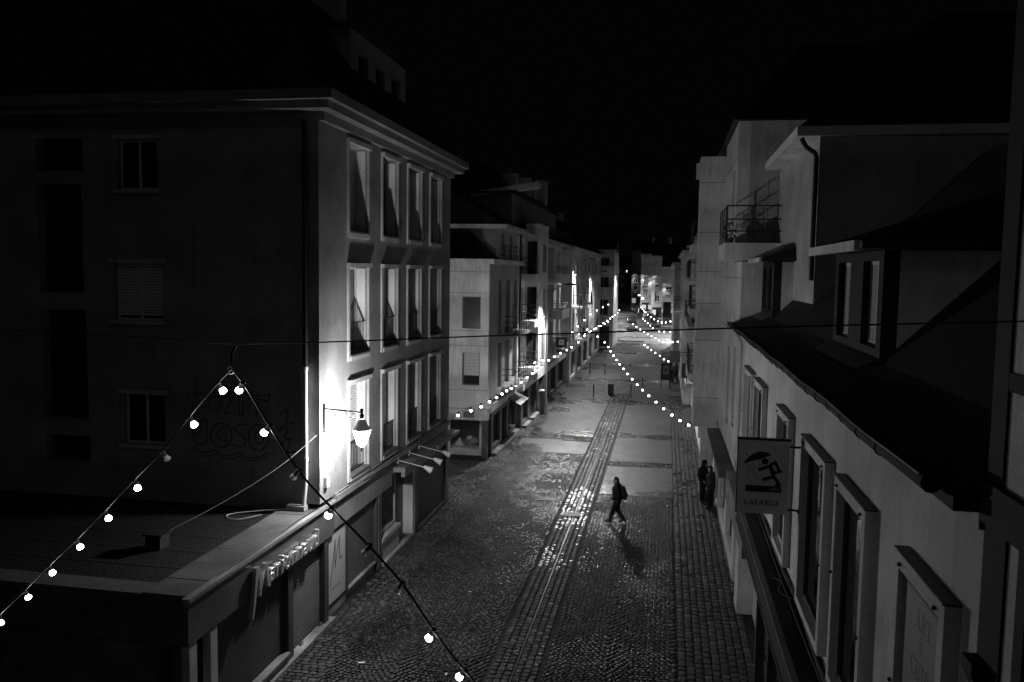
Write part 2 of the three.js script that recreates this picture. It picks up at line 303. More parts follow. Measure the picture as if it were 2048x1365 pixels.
// drain grates in the channel
for (const [x, z, w, l, lab, m] of [[-3.42, -32.3, 0.7, 0.5, 'dark iron drain grate in the channel by the walking person', M.iron], [-4.75, -34.3, 0.85, 0.5, 'ribbed pale metal cover plate in the setts beside the channel', M.zinc]]) {
  const t = thing('drain_grate', lab, 'drain', [x, 0, z]);
  part('frame', [box(x - w / 2, x + w / 2, -0.01, 0.022, z - l / 2, z - l / 2 + 0.04), box(x - w / 2, x + w / 2, -0.01, 0.022, z + l / 2 - 0.04, z + l / 2), box(x - w / 2, x - w / 2 + 0.04, -0.01, 0.022, z - l / 2 + 0.041, z + l / 2 - 0.041), box(x + w / 2 - 0.04, x + w / 2, -0.01, 0.022, z - l / 2 + 0.041, z + l / 2 - 0.041)], m, t);
  part('well', box(x - w / 2 + 0.04, x + w / 2 - 0.04, 0.003, 0.012, z - l / 2 + 0.04, z + l / 2 - 0.04), M.rubber, t);
  for (let i = 0; i < 12; i++) { const a = x - w / 2 + 0.06 + (w - 0.12) * (i + 0.5) / 12; part('bar', box(a - 0.012, a + 0.012, 0.012, 0.021, z - l / 2 + 0.042, z + l / 2 - 0.042), m, t); }
}

// ---------------------------------------------------------------- left: the corner shop with the flat roof
const XL = -8.7;
{
  const t = thing('corner_shop', 'flat roofed one-storey corner shop with stone coping and metal lettering', 'building', [XL, 0, -17.5]);
  part('wall', [box(-19, -8.95, 0, 2.34, -20.1, -14.25), box(-19, -12.9, 0, 2.3, -14.249, -14.05)], M.facadeDark, t);
  const fz = -14.0, f0 = 2.33, f1 = 3.12;
  part('fascia', [box(-8.95, XL, f0, f1, -21.08, fz), box(-19, -8.951, f0, f1, fz - 0.25, fz)], M.fascia, t);
  part('roof', box(-19, -9.6, 2.345, 3.2, -20.1, -14.6), M.felt, t);
  for (let i = 0, z = -14.12; i < 8; i++) { const l = i ? 0.93 : 0.8; part('coping_slab', box(-9.72, -8.78, 3.13, 3.27 + rr(-0.008, 0.008), z - l + 0.012, z), M.concrete, t); z -= l; if (z < -20.5) break; }
  for (const z of [-15.6, -16.6, -17.6, -18.6, -19.5]) part('felt_lap', hull([[-18.9, 3.2, z - 0.09], [-9.75, 3.2, z - 0.07], [-18.9, 3.2, z + 0.05], [-9.75, 3.2, z + 0.08], [-18.9, 3.212, z], [-9.75, 3.212, z]]), M.felt, t);
  part('coping_slab', box(-8.95, -8.8, 3.13, 3.26, -21.02, -20.05), M.concrete, t);
  for (let x = -9.74; x > -18.6; x -= 1.2) part('coping_slab', box(x - 1.185, x, 3.13, 3.26 + rr(-0.008, 0.008), -14.62, -14.06), M.concrete, t);
  part('gutter_trim', [box(-8.775, -8.62, 3.21, 3.285, -21.05, -13.92), box(-8.77, -8.66, 3.125, 3.205, -21.05, -13.94)], M.concreteLight, t);
  part('cable_run', tube([[-8.73, 3.32, -15.2], [-8.71, 3.31, -17], [-8.74, 3.33, -19], [-8.7, 3.3, -20.9]], 0.012, 30, 5), M.cable, t);
  part('cable_run', tube([[-9.1, 3.3, -20.0], [-10.1, 3.29, -19.6], [-10.8, 3.24, -19.2], [-10.4, 3.24, -18.9], [-9.9, 3.28, -19.3]], 0.013, 40, 5), M.pipe, t);
  // shop front under the fascia
  for (const z of [-14.2, -14.95, -18.45, -20.62]) part('post', box(-8.9, XL - 0.03, 0, 2.328, z - 0.13, z + 0.13), z < -16 ? M.frameDark : M.trim, t);
  part('window', box(-8.94, -8.9, 0.35, 2.328, -14.81, -14.34), M.pane, t);
  const big = part('roller_shutter', box(-8.93, -8.87, 0.3, 2.325, -18.3, -15.1), M.shutterDark, t);
  { const s = []; for (let y = 0.32; y < 2.3; y += 0.045) s.push(box(-8.869, -8.857, y, y + 0.036, -18.28, -15.12)); part('grille', s, M.shutterDark, big); }
  part('shop_plinth', [box(-8.92, -8.72, 0.0, 0.22, -18.3, -15.1), box(-8.92, -8.66, 0.221, 0.27, -18.3, -15.1)], M.concreteLight, t);
  const sh = part('roller_shutter', box(-8.94, -8.9, 0.06, 2.325, -20.47, -18.6), M.shutter, t);
  for (let i = 0; i < 27; i++) { const y = 0.08 + i * 0.083; part('slat', new THREE.CylinderGeometry(0.037, 0.037, 1.86, 8, 1).scale(0.6, 1, 1.05).rotateX(Math.PI / 2).rotateZ(0).translate(-8.893, y + 0.035, -19.535), M.shutter, sh); }
  for (const z of [-18.65, -19.2, -20.4]) part('bottom_lock', box(-8.86, -8.78, 0.03, 0.09, z - 0.07, z + 0.07), M.steel, sh);
  part('threshold', box(-8.95, -8.62, -0.02, 0.035, -21, -14.1), M.concreteLight, t);
  // side front towards the square
  part('side_shutter', box(-12.88, -9.45, 0, 2.3, -14.2, -14.12), M.shutter, t);
  part('post', [box(-9.44, -9.2, 0, 2.328, -14.22, -14.05)], M.frameDark, t);
  // roof vent
  const v = thing('roof_vent', 'small rusty box vent on the flat shop roof', 'vent', [-11.1, 3.2, -16.7]);
  part('housing', box(-11.28, -10.92, 3.2, 3.5, -16.88, -16.52), M.zinc, v);
  part('cap', box(-11.34, -10.86, 3.5, 3.54, -16.92, -16.48), M.zinc, v);
  part('louvre', [0, 1, 2].map((i) => box(-11.2, -11.0, 3.26 + i * 0.08, 3.29 + i * 0.08, -16.519, -16.5)), M.zinc, v);
}
// lettering on the fascia
{
  const sansB = await new FontLoader().loadAsync('fonts/droid/droid_sans_bold.typeface.json');
  const t = thing('shop_lettering', 'chrome letters spelling Marionnaud on the corner shop fascia', 'sign', [XL, 2.4, -18]);
  const word = 'arionnaud'; let z = -17.02;
  const letter = (ch, size, zz, y, skew = 0) => {
    const g = new TextGeometry(ch, { font: sansB, size, depth: 0.1, curveSegments: 5, bevelEnabled: true, bevelThickness: 0.008, bevelSize: 0.006, bevelSegments: 1 });
    if (skew) g.applyMatrix4(new THREE.Matrix4().set(1, skew, 0, 0, 0, 1, 0, 0, 0, 0, 1, 0, 0, 0, 0, 1));
    g.computeBoundingBox(); const w = g.boundingBox.max.x;
    g.rotateY(Math.PI / 2).translate(XL + 0.03, y, zz); part('letter', g, M.chrome, t); return w;
  };
  // the tall script capital, as three strokes
  const stroke = (pts, r) => { const s = new THREE.Shape(); pts.forEach((p, i) => i ? s.lineTo(...p) : s.moveTo(...p)); s.closePath(); return new THREE.ExtrudeGeometry(s, { depth: 0.1, bevelEnabled: false }).rotateY(Math.PI / 2).translate(XL + 0.03, 0, -16.25); };
  part('letter', [stroke([[0, 1.92], [0.06, 1.92], [0.34, 3.0], [0.2, 3.0]]), stroke([[0.3, 2.9], [0.36, 2.96], [0.42, 2.32], [0.34, 2.32]]), stroke([[0.42, 2.42], [0.36, 2.36], [0.62, 2.96], [0.7, 2.96]]), stroke([[0.62, 2.9], [0.7, 2.9], [0.86, 2.4], [0.8, 2.36], [0.72, 2.44]])], M.chrome, t);
  for (const ch of word) { const w = letter(ch, 0.37, z, 2.47, 0.1); z -= w * 0.92 + 0.05; }
  // white panel with the script initial beside the roller shutter
  const c = document.createElement('canvas'); c.width = 256; c.height = 448; const x = c.getContext('2d');
  x.fillStyle = '#b8b8b8'; x.fillRect(0, 0, 256, 448); x.strokeStyle = '#161616'; x.lineWidth = 9; x.lineCap = 'round';
  x.beginPath(); x.moveTo(40, 330); x.quadraticCurveTo(90, 150, 112, 50); x.quadraticCurveTo(104, 170, 108, 230); x.quadraticCurveTo(140, 110, 172, 52); x.quadraticCurveTo(160, 150, 180, 200); x.quadraticCurveTo(196, 212, 208, 190); x.stroke();
  x.fillStyle = '#333'; x.font = '25px sans-serif'; x.fillText('PARFUMERIE', 40, 372);
  const tx = new THREE.CanvasTexture(c); tx.colorSpace = THREE.SRGBColorSpace;
  const panel = thing('poster_board', 'pale panel with a handwritten M between two shop shutters', 'sign', [XL, 0.35, -21.45]);
  part('board', box(-8.88, -8.785, 0.36, 2.3, -22.08, -20.78), M.fasciaPale, panel);
  const pl = new THREE.Mesh(new THREE.PlaneGeometry(1.28, 1.92).rotateY(Math.PI / 2), new THREE.MeshStandardMaterial({ map: tx, roughness: 0.5 })); pl.name = 'print'; pl.position.set(XL + 8.7 - 0.0 - 8.781 + 8.7, 0.98, 0.02); pl.position.x = -8.781 - XL; panel.add(pl);
}

// ---------------------------------------------------------------- left: four-storey house behind the shop
{
  const z0 = -33.2, z1 = -20.12, top = 13.4;
  const t = thing('apartment_house', 'tall grey rendered house with four window bays lit by a wall lantern', 'building', [XL, 0, (z0 + z1) / 2]);
  const bays = [[-23.62, -22.14], [-26.35, -24.92], [-29.02, -27.52], [-31.68, -30.22]], rows = [[3.62, 6.28], [7.05, 9.55], [10.5, 12.95]];
  const holes = []; for (const r of rows) for (const b of bays) holes.push([b[0], b[1], r[0], r[1]]);
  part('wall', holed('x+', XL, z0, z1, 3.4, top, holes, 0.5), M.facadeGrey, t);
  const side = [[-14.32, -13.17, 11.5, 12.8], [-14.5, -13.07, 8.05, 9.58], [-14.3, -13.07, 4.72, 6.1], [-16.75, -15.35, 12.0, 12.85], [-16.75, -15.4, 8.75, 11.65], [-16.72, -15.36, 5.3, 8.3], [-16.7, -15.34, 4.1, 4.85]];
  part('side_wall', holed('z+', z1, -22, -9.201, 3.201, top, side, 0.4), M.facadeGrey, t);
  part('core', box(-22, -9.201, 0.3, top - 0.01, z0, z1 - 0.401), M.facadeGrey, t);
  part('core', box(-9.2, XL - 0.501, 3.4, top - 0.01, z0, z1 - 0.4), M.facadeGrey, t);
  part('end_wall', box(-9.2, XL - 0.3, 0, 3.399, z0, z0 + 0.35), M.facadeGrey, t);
  part('cornice', [box(-22.3, XL + 0.45, 13.42, 13.62, z0 - 0.45, z1 + 0.45), box(-22.4, XL + 0.6, 13.621, 13.86, z0 - 0.6, z1 + 0.6), box(XL + 0.001, XL + 0.16, 13.2, 13.419, z0, z1)], M.facadeGrey, t);
  const rf = part('roof', hull([[-22.2, 13.862, z0 - 0.4], [XL + 0.4, 13.862, z0 - 0.4], [-22.2, 13.862, z1 + 0.4], [XL + 0.4, 13.862, z1 + 0.4], [-20, 17.6, z0 + 1.6], [-10.9, 17.6, z0 + 1.6], [-20, 17.6, z1 - 1.6], [-10.9, 17.6, z1 - 1.6]]), M.slate, t);
  // dormer on the street slope
  const dz0 = -29.4, dz1 = -24.1, dx = -9.4;
  const dm = part('dormer', [holed('x+', dx, dz0, dz1, 14.3, 16.6, [[-25.6, -24.75, 14.9, 16.05], [-27.15, -26.3, 14.9, 16.05], [-28.7, -27.85, 14.9, 16.05]], 0.25), box(-11.5, dx - 0.251, 14.3, 16.6, dz0, dz1)], M.facadeGrey, t);
  part('dormer_roof', box(-11.8, dx + 0.3, 16.605, 16.72, dz0 - 0.3, dz1 + 0.3), M.zinc, dm);
  for (const [a, b] of [[-25.6, -24.75], [-27.15, -26.3], [-28.7, -27.85]]) part('dormer_window', bx('x+', dx, a, b, 14.9, 16.05, -0.2, -0.15), M.pane, dm);
  chimney(rf, -10.9, -21.5, 15.6, 18.6, 0.9, 0.7); chimney(rf, -11.4, -27.3, 17.0, 20.2, 0.9, 0.7); chimney(rf, -14.4, -22, 15.2, 17.8, 0.8, 0.6);
  rows.forEach((r, i) => bays.forEach((b, k) => {
    const blind = i === 0 && k < 2 ? 1 : i === 1 && k === 0 ? 0 : 0;
    const w = win(t, 'x+', XL, b[0], b[1], r[0], r[1], { recess: 0.34, leaves: 2, frame: M.frame, rail: i < 2 ? 0.95 : 0.0, blind: blind * 0.98, curtain: [0, 0.3, 0.62, 0.5, 0, 0.36, 0.8, 0.25, 0.55, 0, 0.4, 0.7][i * 4 + k] });
    part('surround', surround('x+', XL, b[0], b[1], r[0], r[1], 0.12, 0.05, 0.13), M.trim, w);
    part('sill', bx('x+', XL, b[0], b[1], r[0] + 0.002, r[0] + 0.05, -0.33, 0.11), M.concrete, w);
    part('shutter', [bx('x+', XL, b[0] + 0.001, b[0] + 0.035, r[0] + 0.06, r[1] - 0.03, -0.32, -0.06)], M.trimWhite, w);
  }));
  side.forEach((s, i) => { const w = win(t, 'z+', z1, ...s, { recess: i > 2 ? 0.3 : 0.14, leaves: i > 2 ? 1 : 2, frame: i > 2 ? M.frameDark : M.frame, blind: i === 1 ? 0.95 : 0 }); if (i < 3) part('surround', [bx('z+', z1, s[0] - 0.12, s[1] + 0.12, s[3], s[3] + 0.1, 0, 0.07), bx('z+', z1, s[0] - 0.1, s[1] + 0.1, s[2] - 0.09, s[2], 0, 0.1)], M.trim, w); });
  // downpipe with its joints
  part('upper_downpipe', rod([-9.02, 6.951, -20.0], [-9.02, 13.2, -20.0], 0.06, 10), M.iron, t);
  const dp = part('downpipe', [rod([-9.02, 4.1, -19.99], [-9.02, 6.95, -19.99], 0.055, 10), rod([-9.02, 4.1, -19.99], [-9.06, 3.36, -19.93], 0.055, 10)], M.pipe, t);
  for (const y of [4.6, 6.95]) part('pipe_joint', new THREE.CylinderGeometry(0.07, 0.07, 0.1, 10).translate(-9.02, y, -19.99), M.pipe, dp);
  part('pipe_foot', box(-9.5, -9.0, 3.28, 3.4, -20.05, -19.8), M.concreteLight, dp);
  part('meter_box', box(XL + 0.001, XL + 0.1, 3.78, 4.05, -20.55, -20.35), M.trimWhite, t);
  // graffiti, sprayed outlines on the side wall
  const c = document.createElement('canvas'); c.width = 1024; c.height = 640; const x = c.getContext('2d');
  x.clearRect(0, 0, 1024, 640); x.strokeStyle = '#0a0a0a'; x.lineJoin = 'round'; x.lineCap = 'round';
  const sw = (w, ...c) => { x.lineWidth = w; x.beginPath(); x.moveTo(c[0], c[1]); for (let i = 2; i < c.length; i += 4) x.quadraticCurveTo(c[i], c[i + 1], c[i + 2], c[i + 3]); x.stroke(); };
  const ring = (cx, cy, rx, ry, w) => { x.lineWidth = w; x.beginPath(); x.ellipse(cx, cy, rx, ry, 0.15, 0, 6.283); x.stroke(); };
  sw(7, 60, 220, 50, 120, 90, 60, 190, 30, 210, 110, 200, 170, 120, 160); ring(270, 130, 55, 75, 7); ring(275, 135, 24, 40, 6); sw(7, 340, 60, 420, 50, 430, 70, 380, 130, 350, 200, 420, 190, 450, 200); sw(7, 470, 60, 500, 130, 480, 210, 510, 215, 520, 200, 530, 130, 520, 50); sw(7, 560, 70, 650, 50, 740, 80, 690, 90, 660, 100, 650, 160, 640, 220);
  sw(8, 70, 270, 40, 400, 90, 470, 150, 500, 190, 440, 180, 340, 200, 270, 150, 260, 130, 290, 140, 380, 120, 400, 95, 380, 110, 270); ring(320, 390, 95, 105, 8); sw(7, 380, 340, 320, 300, 280, 380, 300, 450, 370, 430, 360, 390, 320, 390); sw(8, 560, 290, 440, 270, 450, 350, 560, 390, 540, 450, 500, 500, 420, 470); ring(660, 390, 90, 110, 8); ring(665, 390, 38, 55, 7);
  sw(6, 20, 120, 10, 20, 110, 40, 400, 5, 640, 40, 720, 40, 770, 30, 740, 120, 720, 190); sw(7, 60, 480, 140, 590, 260, 520, 380, 600, 470, 530, 620, 620, 740, 510); sw(6, 40, 500, 150, 630, 270, 550, 380, 625, 480, 560, 640, 640, 770, 520);
  x.lineWidth = 8; for (const [a, b] of [[850, 200], [840, 330], [860, 440]]) { x.beginPath(); x.moveTo(a, b); x.quadraticCurveTo(a + 90, b - 110, a + 70, b + 20); x.quadraticCurveTo(a + 20, b + 90, a + 130, b + 50); x.stroke(); }
  const tx = new THREE.CanvasTexture(c); tx.colorSpace = THREE.SRGBColorSpace;
  const gm = new THREE.MeshStandardMaterial({ map: tx, transparent: true, alphaTest: 0.4, roughness: 0.8 });
  const g = new THREE.Mesh(new THREE.PlaneGeometry(3.2, 2.0), gm); g.name = 'graffiti'; g.position.set(-10.85 - XL, 5.3, z1 + 0.004 - (z0 + z1) / 2); t.add(g);
  // ground floor shops
  const fy0 = 2.42, fy1 = 3.22;
  part('shop_fascia', [bx('x+', XL, -26.0, -21.09, fy0, fy1, -0.45, -0.02), bx('x+', XL, z0, -26.01, 2.75, 3.22, -0.45, -0.02)], M.fasciaPale, t);
  part('fascia_ledge', [bx('x+', XL, z0, -21.09, 3.221, 3.39, -0.45, 0.1), bx('x+', XL, z0, -21.09, 3.391, 3.43, 0.002, 0.04)], M.concreteLight, t);
  part('fascia_cable', [tube([[XL + 0.06, 3.42, -21.3], [XL + 0.05, 3.41, -23], [XL + 0.07, 3.45, -25.5], [XL + 0.06, 3.42, -28], [XL + 0.08, 3.5, -29.4], [XL + 0.05, 3.42, -33]], 0.014, 60, 5), tube([[XL + 0.03, 3.32, -21.3], [XL + 0.12, 3.3, -24], [XL + 0.11, 3.26, -28.6], [XL + 0.15, 3.5, -29.2], [XL + 0.1, 3.3, -30]], 0.012, 50, 5)], M.cable, t);
  part('shop_back', bx('x+', XL, z0 + 0.36, -21.1, 0, 2.74, -0.499, -0.45), M.facadeMid, t);
  const ss = part('roller_shutter', bx('x+', XL, -24.6, -22.25, 0.36, 2.415, -0.2, -0.16), M.shutter, t);
  { const s = []; for (let y = 0.38; y < 2.4; y += 0.055) s.push(bx('x+', XL, -24.58, -22.27, y, y + 0.045, -0.159, -0.147)); part('slats', s, M.shutter, ss); }
  part('shop_plinth', [bx('x+', XL, -24.6, -20.8, 0, 0.28, -0.4, -0.12), bx('x+', XL, -24.6, -22.2, 0.281, 0.34, -0.4, -0.06)], M.concreteLight, t);
  for (const z of [-20.76, -22.16, -24.68]) part('post', bx('x+', XL, z - 0.05, z + 0.05, 0.3, 2.415, -0.25, -0.05), M.frameDark, t);
  part('pilaster', bx('x+', XL, -25.05, -24.76, 0, 2.415, -0.4, -0.021), M.fascia, t);
  const dw = win(t, 'x+', XL, -26.9, -25.1, 0.95, 2.74, { recess: 0.2, leaves: 1, w: 0.08, frame: M.frame, pane: M.pane });
  part('display_sill', [bx('x+', XL, -26.95, -25.06, 0.78, 0.9, -0.3, 0.0), bx('x+', XL, -26.95, -25.06, 0.1, 0.779, -0.3, -0.08), bx('x+', XL, -27, -25.06, 0.0, 0.1, -0.4, 0.02)], M.trim, dw);
  part('shop_door', bx('x+', XL, -28.3, -27.1, 0.1, 2.6, -0.44, -0.38), M.frameDark, t);
  part('pilaster', [bx('x+', XL, -28.62, -28.32, 0, 2.74, -0.4, -0.021)], M.trimWhite, t);
  part('pilaster', [bx('x+', XL, -29.0, -28.72, 0, 2.74, -0.4, -0.021), bx('x+', XL, z0, -32.85, 0, 2.74, -0.4, -0.021)], M.fascia, t);
  part('doorstep', bx('x+', XL, -28.3, -27.02, 0, 0.099, -0.44, 0.05), M.concreteLight, t);
  const rs = part('roller_shutter', bx('x+', XL, -32.84, -29.02, 0.12, 2.74, -0.16, -0.1), M.shutterDark, t);
  { const s = []; for (let y = 0.14; y < 2.7; y += 0.09) s.push(bx('x+', XL, -32.82, -29.04, y, y + 0.075, -0.099, -0.085)); part('slats', s, M.shutterDark, rs); }
  part('threshold', bx('x+', XL, -33.1, -29, 0, 0.11, -0.3, 0.03), M.concrete, t);
  // folded awning box and three arm lamps
  part('awning_box', [bx('x+', XL, -29.7, -26.05, 2.86, 3.02, 0, 0.42), bx('x+', XL, -29.75, -26.0, 2.72, 2.86, 0.3, 0.42)], M.fasciaPale, t);
  part('awning_box', [bx('x+', XL, -33.1, -29.9, 2.86, 2.98, 0, 0.5)], M.fasciaPale, t);
  for (const z of [-26.3, -27.5, -28.7]) {
    const a = part('arm_lamp', [rod([XL + 0.1, 3.2, z], [XL + 1.0, 3.02, z], 0.016), box(XL + 0.03, XL + 0.11, 3.1, 3.3, z - 0.03, z + 0.03)], M.trimWhite, t);
    part('lamp_head', [new THREE.CylinderGeometry(0.05, 0.12, 0.3, 10).rotateZ(1.15).translate(XL + 1.12, 2.98, z)], M.trimWhite, a);
  }
}

// wall lanterns: one on the street front, one round the corner in the lane
function lantern(name, label, wx, wz, dir, y, power) {
  // dir is the way the arm points: 'x' or 'z-'
  const t = thing(name, label, 'wall lantern', [wx, y - 0.9, wz]), q = (d, yy, s = 0) => dir === 'x' ? [wx + d, yy, wz + s] : [wx + s, yy, wz - d];
  part('bracket', [rod(q(0.04, y - 0.62), q(0.04, y + 0.12), 0.03, 8), rod(q(0.04, y), q(1.08, y - 0.06), 0.022, 8), tube([q(0.06, y - 0.42), q(0.3, y - 0.34), q(0.36, y - 0.18), q(0.24, y - 0.12), q(0.18, y - 0.2), q(0.24, y - 0.25)], 0.012, 30, 5), tube([q(0.62, y - 0.04), q(0.72, y - 0.2), q(0.84, y - 0.17), q(0.82, y - 0.09), q(0.76, y - 0.12)], 0.011, 24, 5)], M.iron, t);
  const c = q(1.06, 0), at = (g) => g.translate(c[0], 0, c[2]);
  part('crown', [at(lathe([[0.0, y - 0.02], [0.035, y - 0.04], [0.035, y - 0.1], [0.07, y - 0.12], [0.05, y - 0.2], [0.08, y - 0.22], [0.0, y - 0.225]], 6)), at(new THREE.SphereGeometry(0.05, 8, 6).translate(0, y, 0))], M.iron, t);
  part('lamp_cap', at(lathe([[0.07, y - 0.226], [0.11, y - 0.27], [0.16, y - 0.4], [0.24, y - 0.48], [0.243, y - 0.51]], 6)), M.glowCap, t);  // faint glow added to the cap, lets lamplight reach the wall above
  part('lamp_glass', at(lathe([[0, y - 0.93], [0.09, y - 0.92], [0.115, y - 0.9], [0.236, y - 0.52], [0.19, y - 0.46], [0, y - 0.45]], 6)), M.lantern, t);
  part('rib', [0, 1, 2, 3, 4, 5].map((i) => { const a = i * Math.PI / 3; return rod([c[0] + 0.118 * Math.sin(a), y - 0.92, c[2] + 0.118 * Math.cos(a)], [c[0] + 0.245 * Math.sin(a), y - 0.5, c[2] + 0.245 * Math.cos(a)], 0.009, 5); }), M.iron, t);
  part('finial', at(lathe([[0, y - 1.08], [0.03, y - 1.05], [0.02, y - 1.0], [0.06, y - 0.965], [0.0, y - 0.962]], 10)), M.iron, t);
  const L = new THREE.PointLight(0xffffff, power); L.position.set(c[0] - wx, 0.9 - 0.485, c[2] - wz); L.castShadow = true; L.shadow.radius = 5; L.name = 'lantern_light'; t.add(L);
  return t;
}
lantern('wall_lantern', 'glowing iron lantern on a scrolled bracket at the house corner', XL, -20.35, 'x', 5.88, 68);
lantern('wall_lantern', 'iron lantern in the side lane behind the grey house', -10.4, -33.2, 'z-', 6.0, 27);

// ---------------------------------------------------------------- left: pale clad house beyond the lane
{
  const zf = -40.9, z0 = -49.3;
  const t = thing('clad_house', 'pale stone clad corner house with blind windows and a lit display window', 'building', [XL, 0, -45]);
  const cam = [[-10.06, -9.12, 6.62, 8.22], [-10.04, -9.14, 3.75, 5.4]];
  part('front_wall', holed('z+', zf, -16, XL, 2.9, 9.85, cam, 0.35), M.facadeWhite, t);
  for (const y of [3.5, 5.75, 6.5, 8.4, 9.45]) part('cladding_joint', bx('z+', zf, -16, XL, y, y + 0.018, 0, 0.006), M.concrete, t);
  part('cornice', [bx('z+', zf, -16, XL + 0.3, 9.851, 10.1, -0.35, 0.3), bx('x+', XL, z0, zf - 0.351, 9.851, 10.1, -0.35, 0.3), bx('z+', zf, -16, XL + 0.12, 2.6, 2.9, -0.35, 0.14)], M.trimWhite, t);
  const st = [[-44.3, -43.3, 6.2, 9.0], [-46.6, -45.3, 6.2, 9.0], [-48.9, -47.5, 6.2, 9.0], [-44.3, -43.3, 3.3, 5.7], [-46.6, -45.3, 3.3, 5.7], [-48.9, -47.5, 3.3, 5.7]];
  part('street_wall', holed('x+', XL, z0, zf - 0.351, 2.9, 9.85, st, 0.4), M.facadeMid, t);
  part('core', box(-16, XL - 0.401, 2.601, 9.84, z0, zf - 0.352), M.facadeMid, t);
  win(t, 'z+', zf, ...cam[0], { recess: 0.12, leaves: 1, frame: M.frameDark, pane: M.paneGrey }); win(t, 'z+', zf, ...cam[1], { recess: 0.16, leaves: 1, blind: 0.72, frame: M.frameDark });
  st.forEach((s, i) => win(t, 'x+', XL, ...s, { recess: 0.2, leaves: 2, frame: M.frame, blind: i % 3 === 2 ? 0.5 : 0 }));
  balcony(t, 'x+', XL, -49, -44.6, 6.1, 0.75); balcony(t, 'x+', XL, -49, -44.6, 3.2, 0.75, { slab: M.facadeMid });
  // mansard storey and roof
  part('roof', hull([[-16, 10.102, zf - 0.2], [XL + 0.1, 10.102, zf - 0.2], [XL + 0.1, 10.102, -43.2], [-16, 10.102, -43.2], [-16, 14.0, -46], [-10.8, 12.2, -43.2], [-16, 12.2, -43.2]]), M.slate, t);
  const up = part('attic_storey', [holed('x+', XL - 0.1, z0, -43.0, 10.101, 11.7, [[-45.2, -44.4, 10.3, 11.5], [-47.6, -46.8, 10.3, 11.5]], 0.3), box(-14, XL - 0.401, 10.101, 11.7, z0, -43.0)], M.facadeMid, t);
  part('attic_eave', box(-14, XL + 0.55, 11.701, 11.92, z0 - 0.1, -42.6), M.trim, up);
  for (const [a, b] of [[-45.2, -44.4], [-47.6, -46.8]]) part('pane', bx('x+', XL - 0.1, a, b, 10.3, 11.5, -0.25, -0.2), M.pane, up);
  part('attic_roof', hull([[-14, 11.922, z0], [XL + 0.3, 11.922, z0], [-14, 11.922, -42.8], [XL + 0.3, 11.922, -42.8], [-12.5, 14.4, z0], [-12.5, 14.4, -44]]), M.slate, up);
  balcony(t, 'x+', XL - 0.1, -48.5, -44, 10.11, 0.3, { h: 0.8, t: 0.01 });
  part('downpipe', rod([XL + 0.12, 2.6, z0 + 0.12], [XL + 0.12, 11.7, z0 + 0.12], 0.06, 8), M.iron, t);
  // ground floor: display window towards the lane, column under the corner
  part('shop_fascia', [bx('z+', zf, -16, XL, 1.98, 2.599, -0.5, 0.0), bx('x+', XL, z0, zf - 0.501, 2.25, 2.599, -0.5, 0.02)], M.facadeWhite, t);
  part('display_frame', holed('z+', -41.7, -16, -9.05, 0, 1.979, [[-10.85, -9.3, 0.32, 1.9]], 0.2), M.trimWhite, t);
  const g = part('display_glass', box(-10.85, -9.3, 0.32, 1.9, -41.82, -41.81), new THREE.MeshPhysicalMaterial({ color: 0xffffff, transmission: 1, roughness: 0.02, thickness: 0 }), t);
  part('display_room', [box(-11.4, -8.9, 0, 1.978, -44, -43.9), box(-11.5, -11.4, 0, 1.978, -43.9, -41.91), box(-11.4, -8.9, 0, 0.4, -43.9, -41.91)], M.facadeMid, t);
  part('corner_column', box(-9.0, -8.72, 0, 1.979, -41.2, -40.92), M.concrete, t);
  part('shop_wall', [holed('x+', XL, z0, -41.9, 0, 2.249, [[-44.2, -42.3, 0.4, 2.0], [-46.2, -44.7, 0.05, 2.0], [-48.9, -46.6, 0.4, 2.0]], 0.3)], M.fascia, t);
  for (const [a, b, c2] of [[-44.2, -42.3, 0.4], [-46.2, -44.7, 0.05], [-48.9, -46.6, 0.4]]) win(t, 'x+', XL, a, b, c2, 2.0, { recess: 0.15, leaves: 2, frame: M.frameDark, pane: M.paneGrey });
  part('shop_core', box(-16, XL - 0.301, 0, 2.598, z0, -44.01), M.facadeMid, t);
  part('shop_step', [box(XL, XL + 0.3, 0, 0.12, -49, -41.9)], M.concreteLight, t);
  part('fascia_plate', box(-9.95, -9.4, 2.12, 2.42, -40.899, -40.88), M.steel, t);
  // goods in the window
  const goods = [['display_bag', 'pale pyramid shaped bag in the display window', -10.45, 0.33, 0.32, 'bag'], ['display_box', 'white box on a stand in the display window', -9.95, 0.22, 0.62, 'box'], ['display_cushion', 'grey round cushion in the display window', -9.75, 0.3, 0.4, 'cushion']];
  goods.forEach(([nm, lab, gx, s, gy, cat], i) => {
    const geo = i === 0 ? new THREE.ConeGeometry(0.34, 0.42, 4).rotateY(0.6).translate(gx, 0.61, -42.3) : i === 1 ? [box(gx - 0.14, gx + 0.14, 0.7, 0.86, -42.6, -42.3), box(gx - 0.03, gx + 0.03, 0.4, 0.7, -42.48, -42.42)] : new THREE.SphereGeometry(0.27, 14, 10).scale(1, 0.75, 0.8).translate(gx + 0.05, 0.61, -42.35);
    single(nm, geo, [M.trimWhite, M.trimWhite, M.curtain][i], lab, cat, undefined, [gx, 0.4, -42.3]);
  });
}
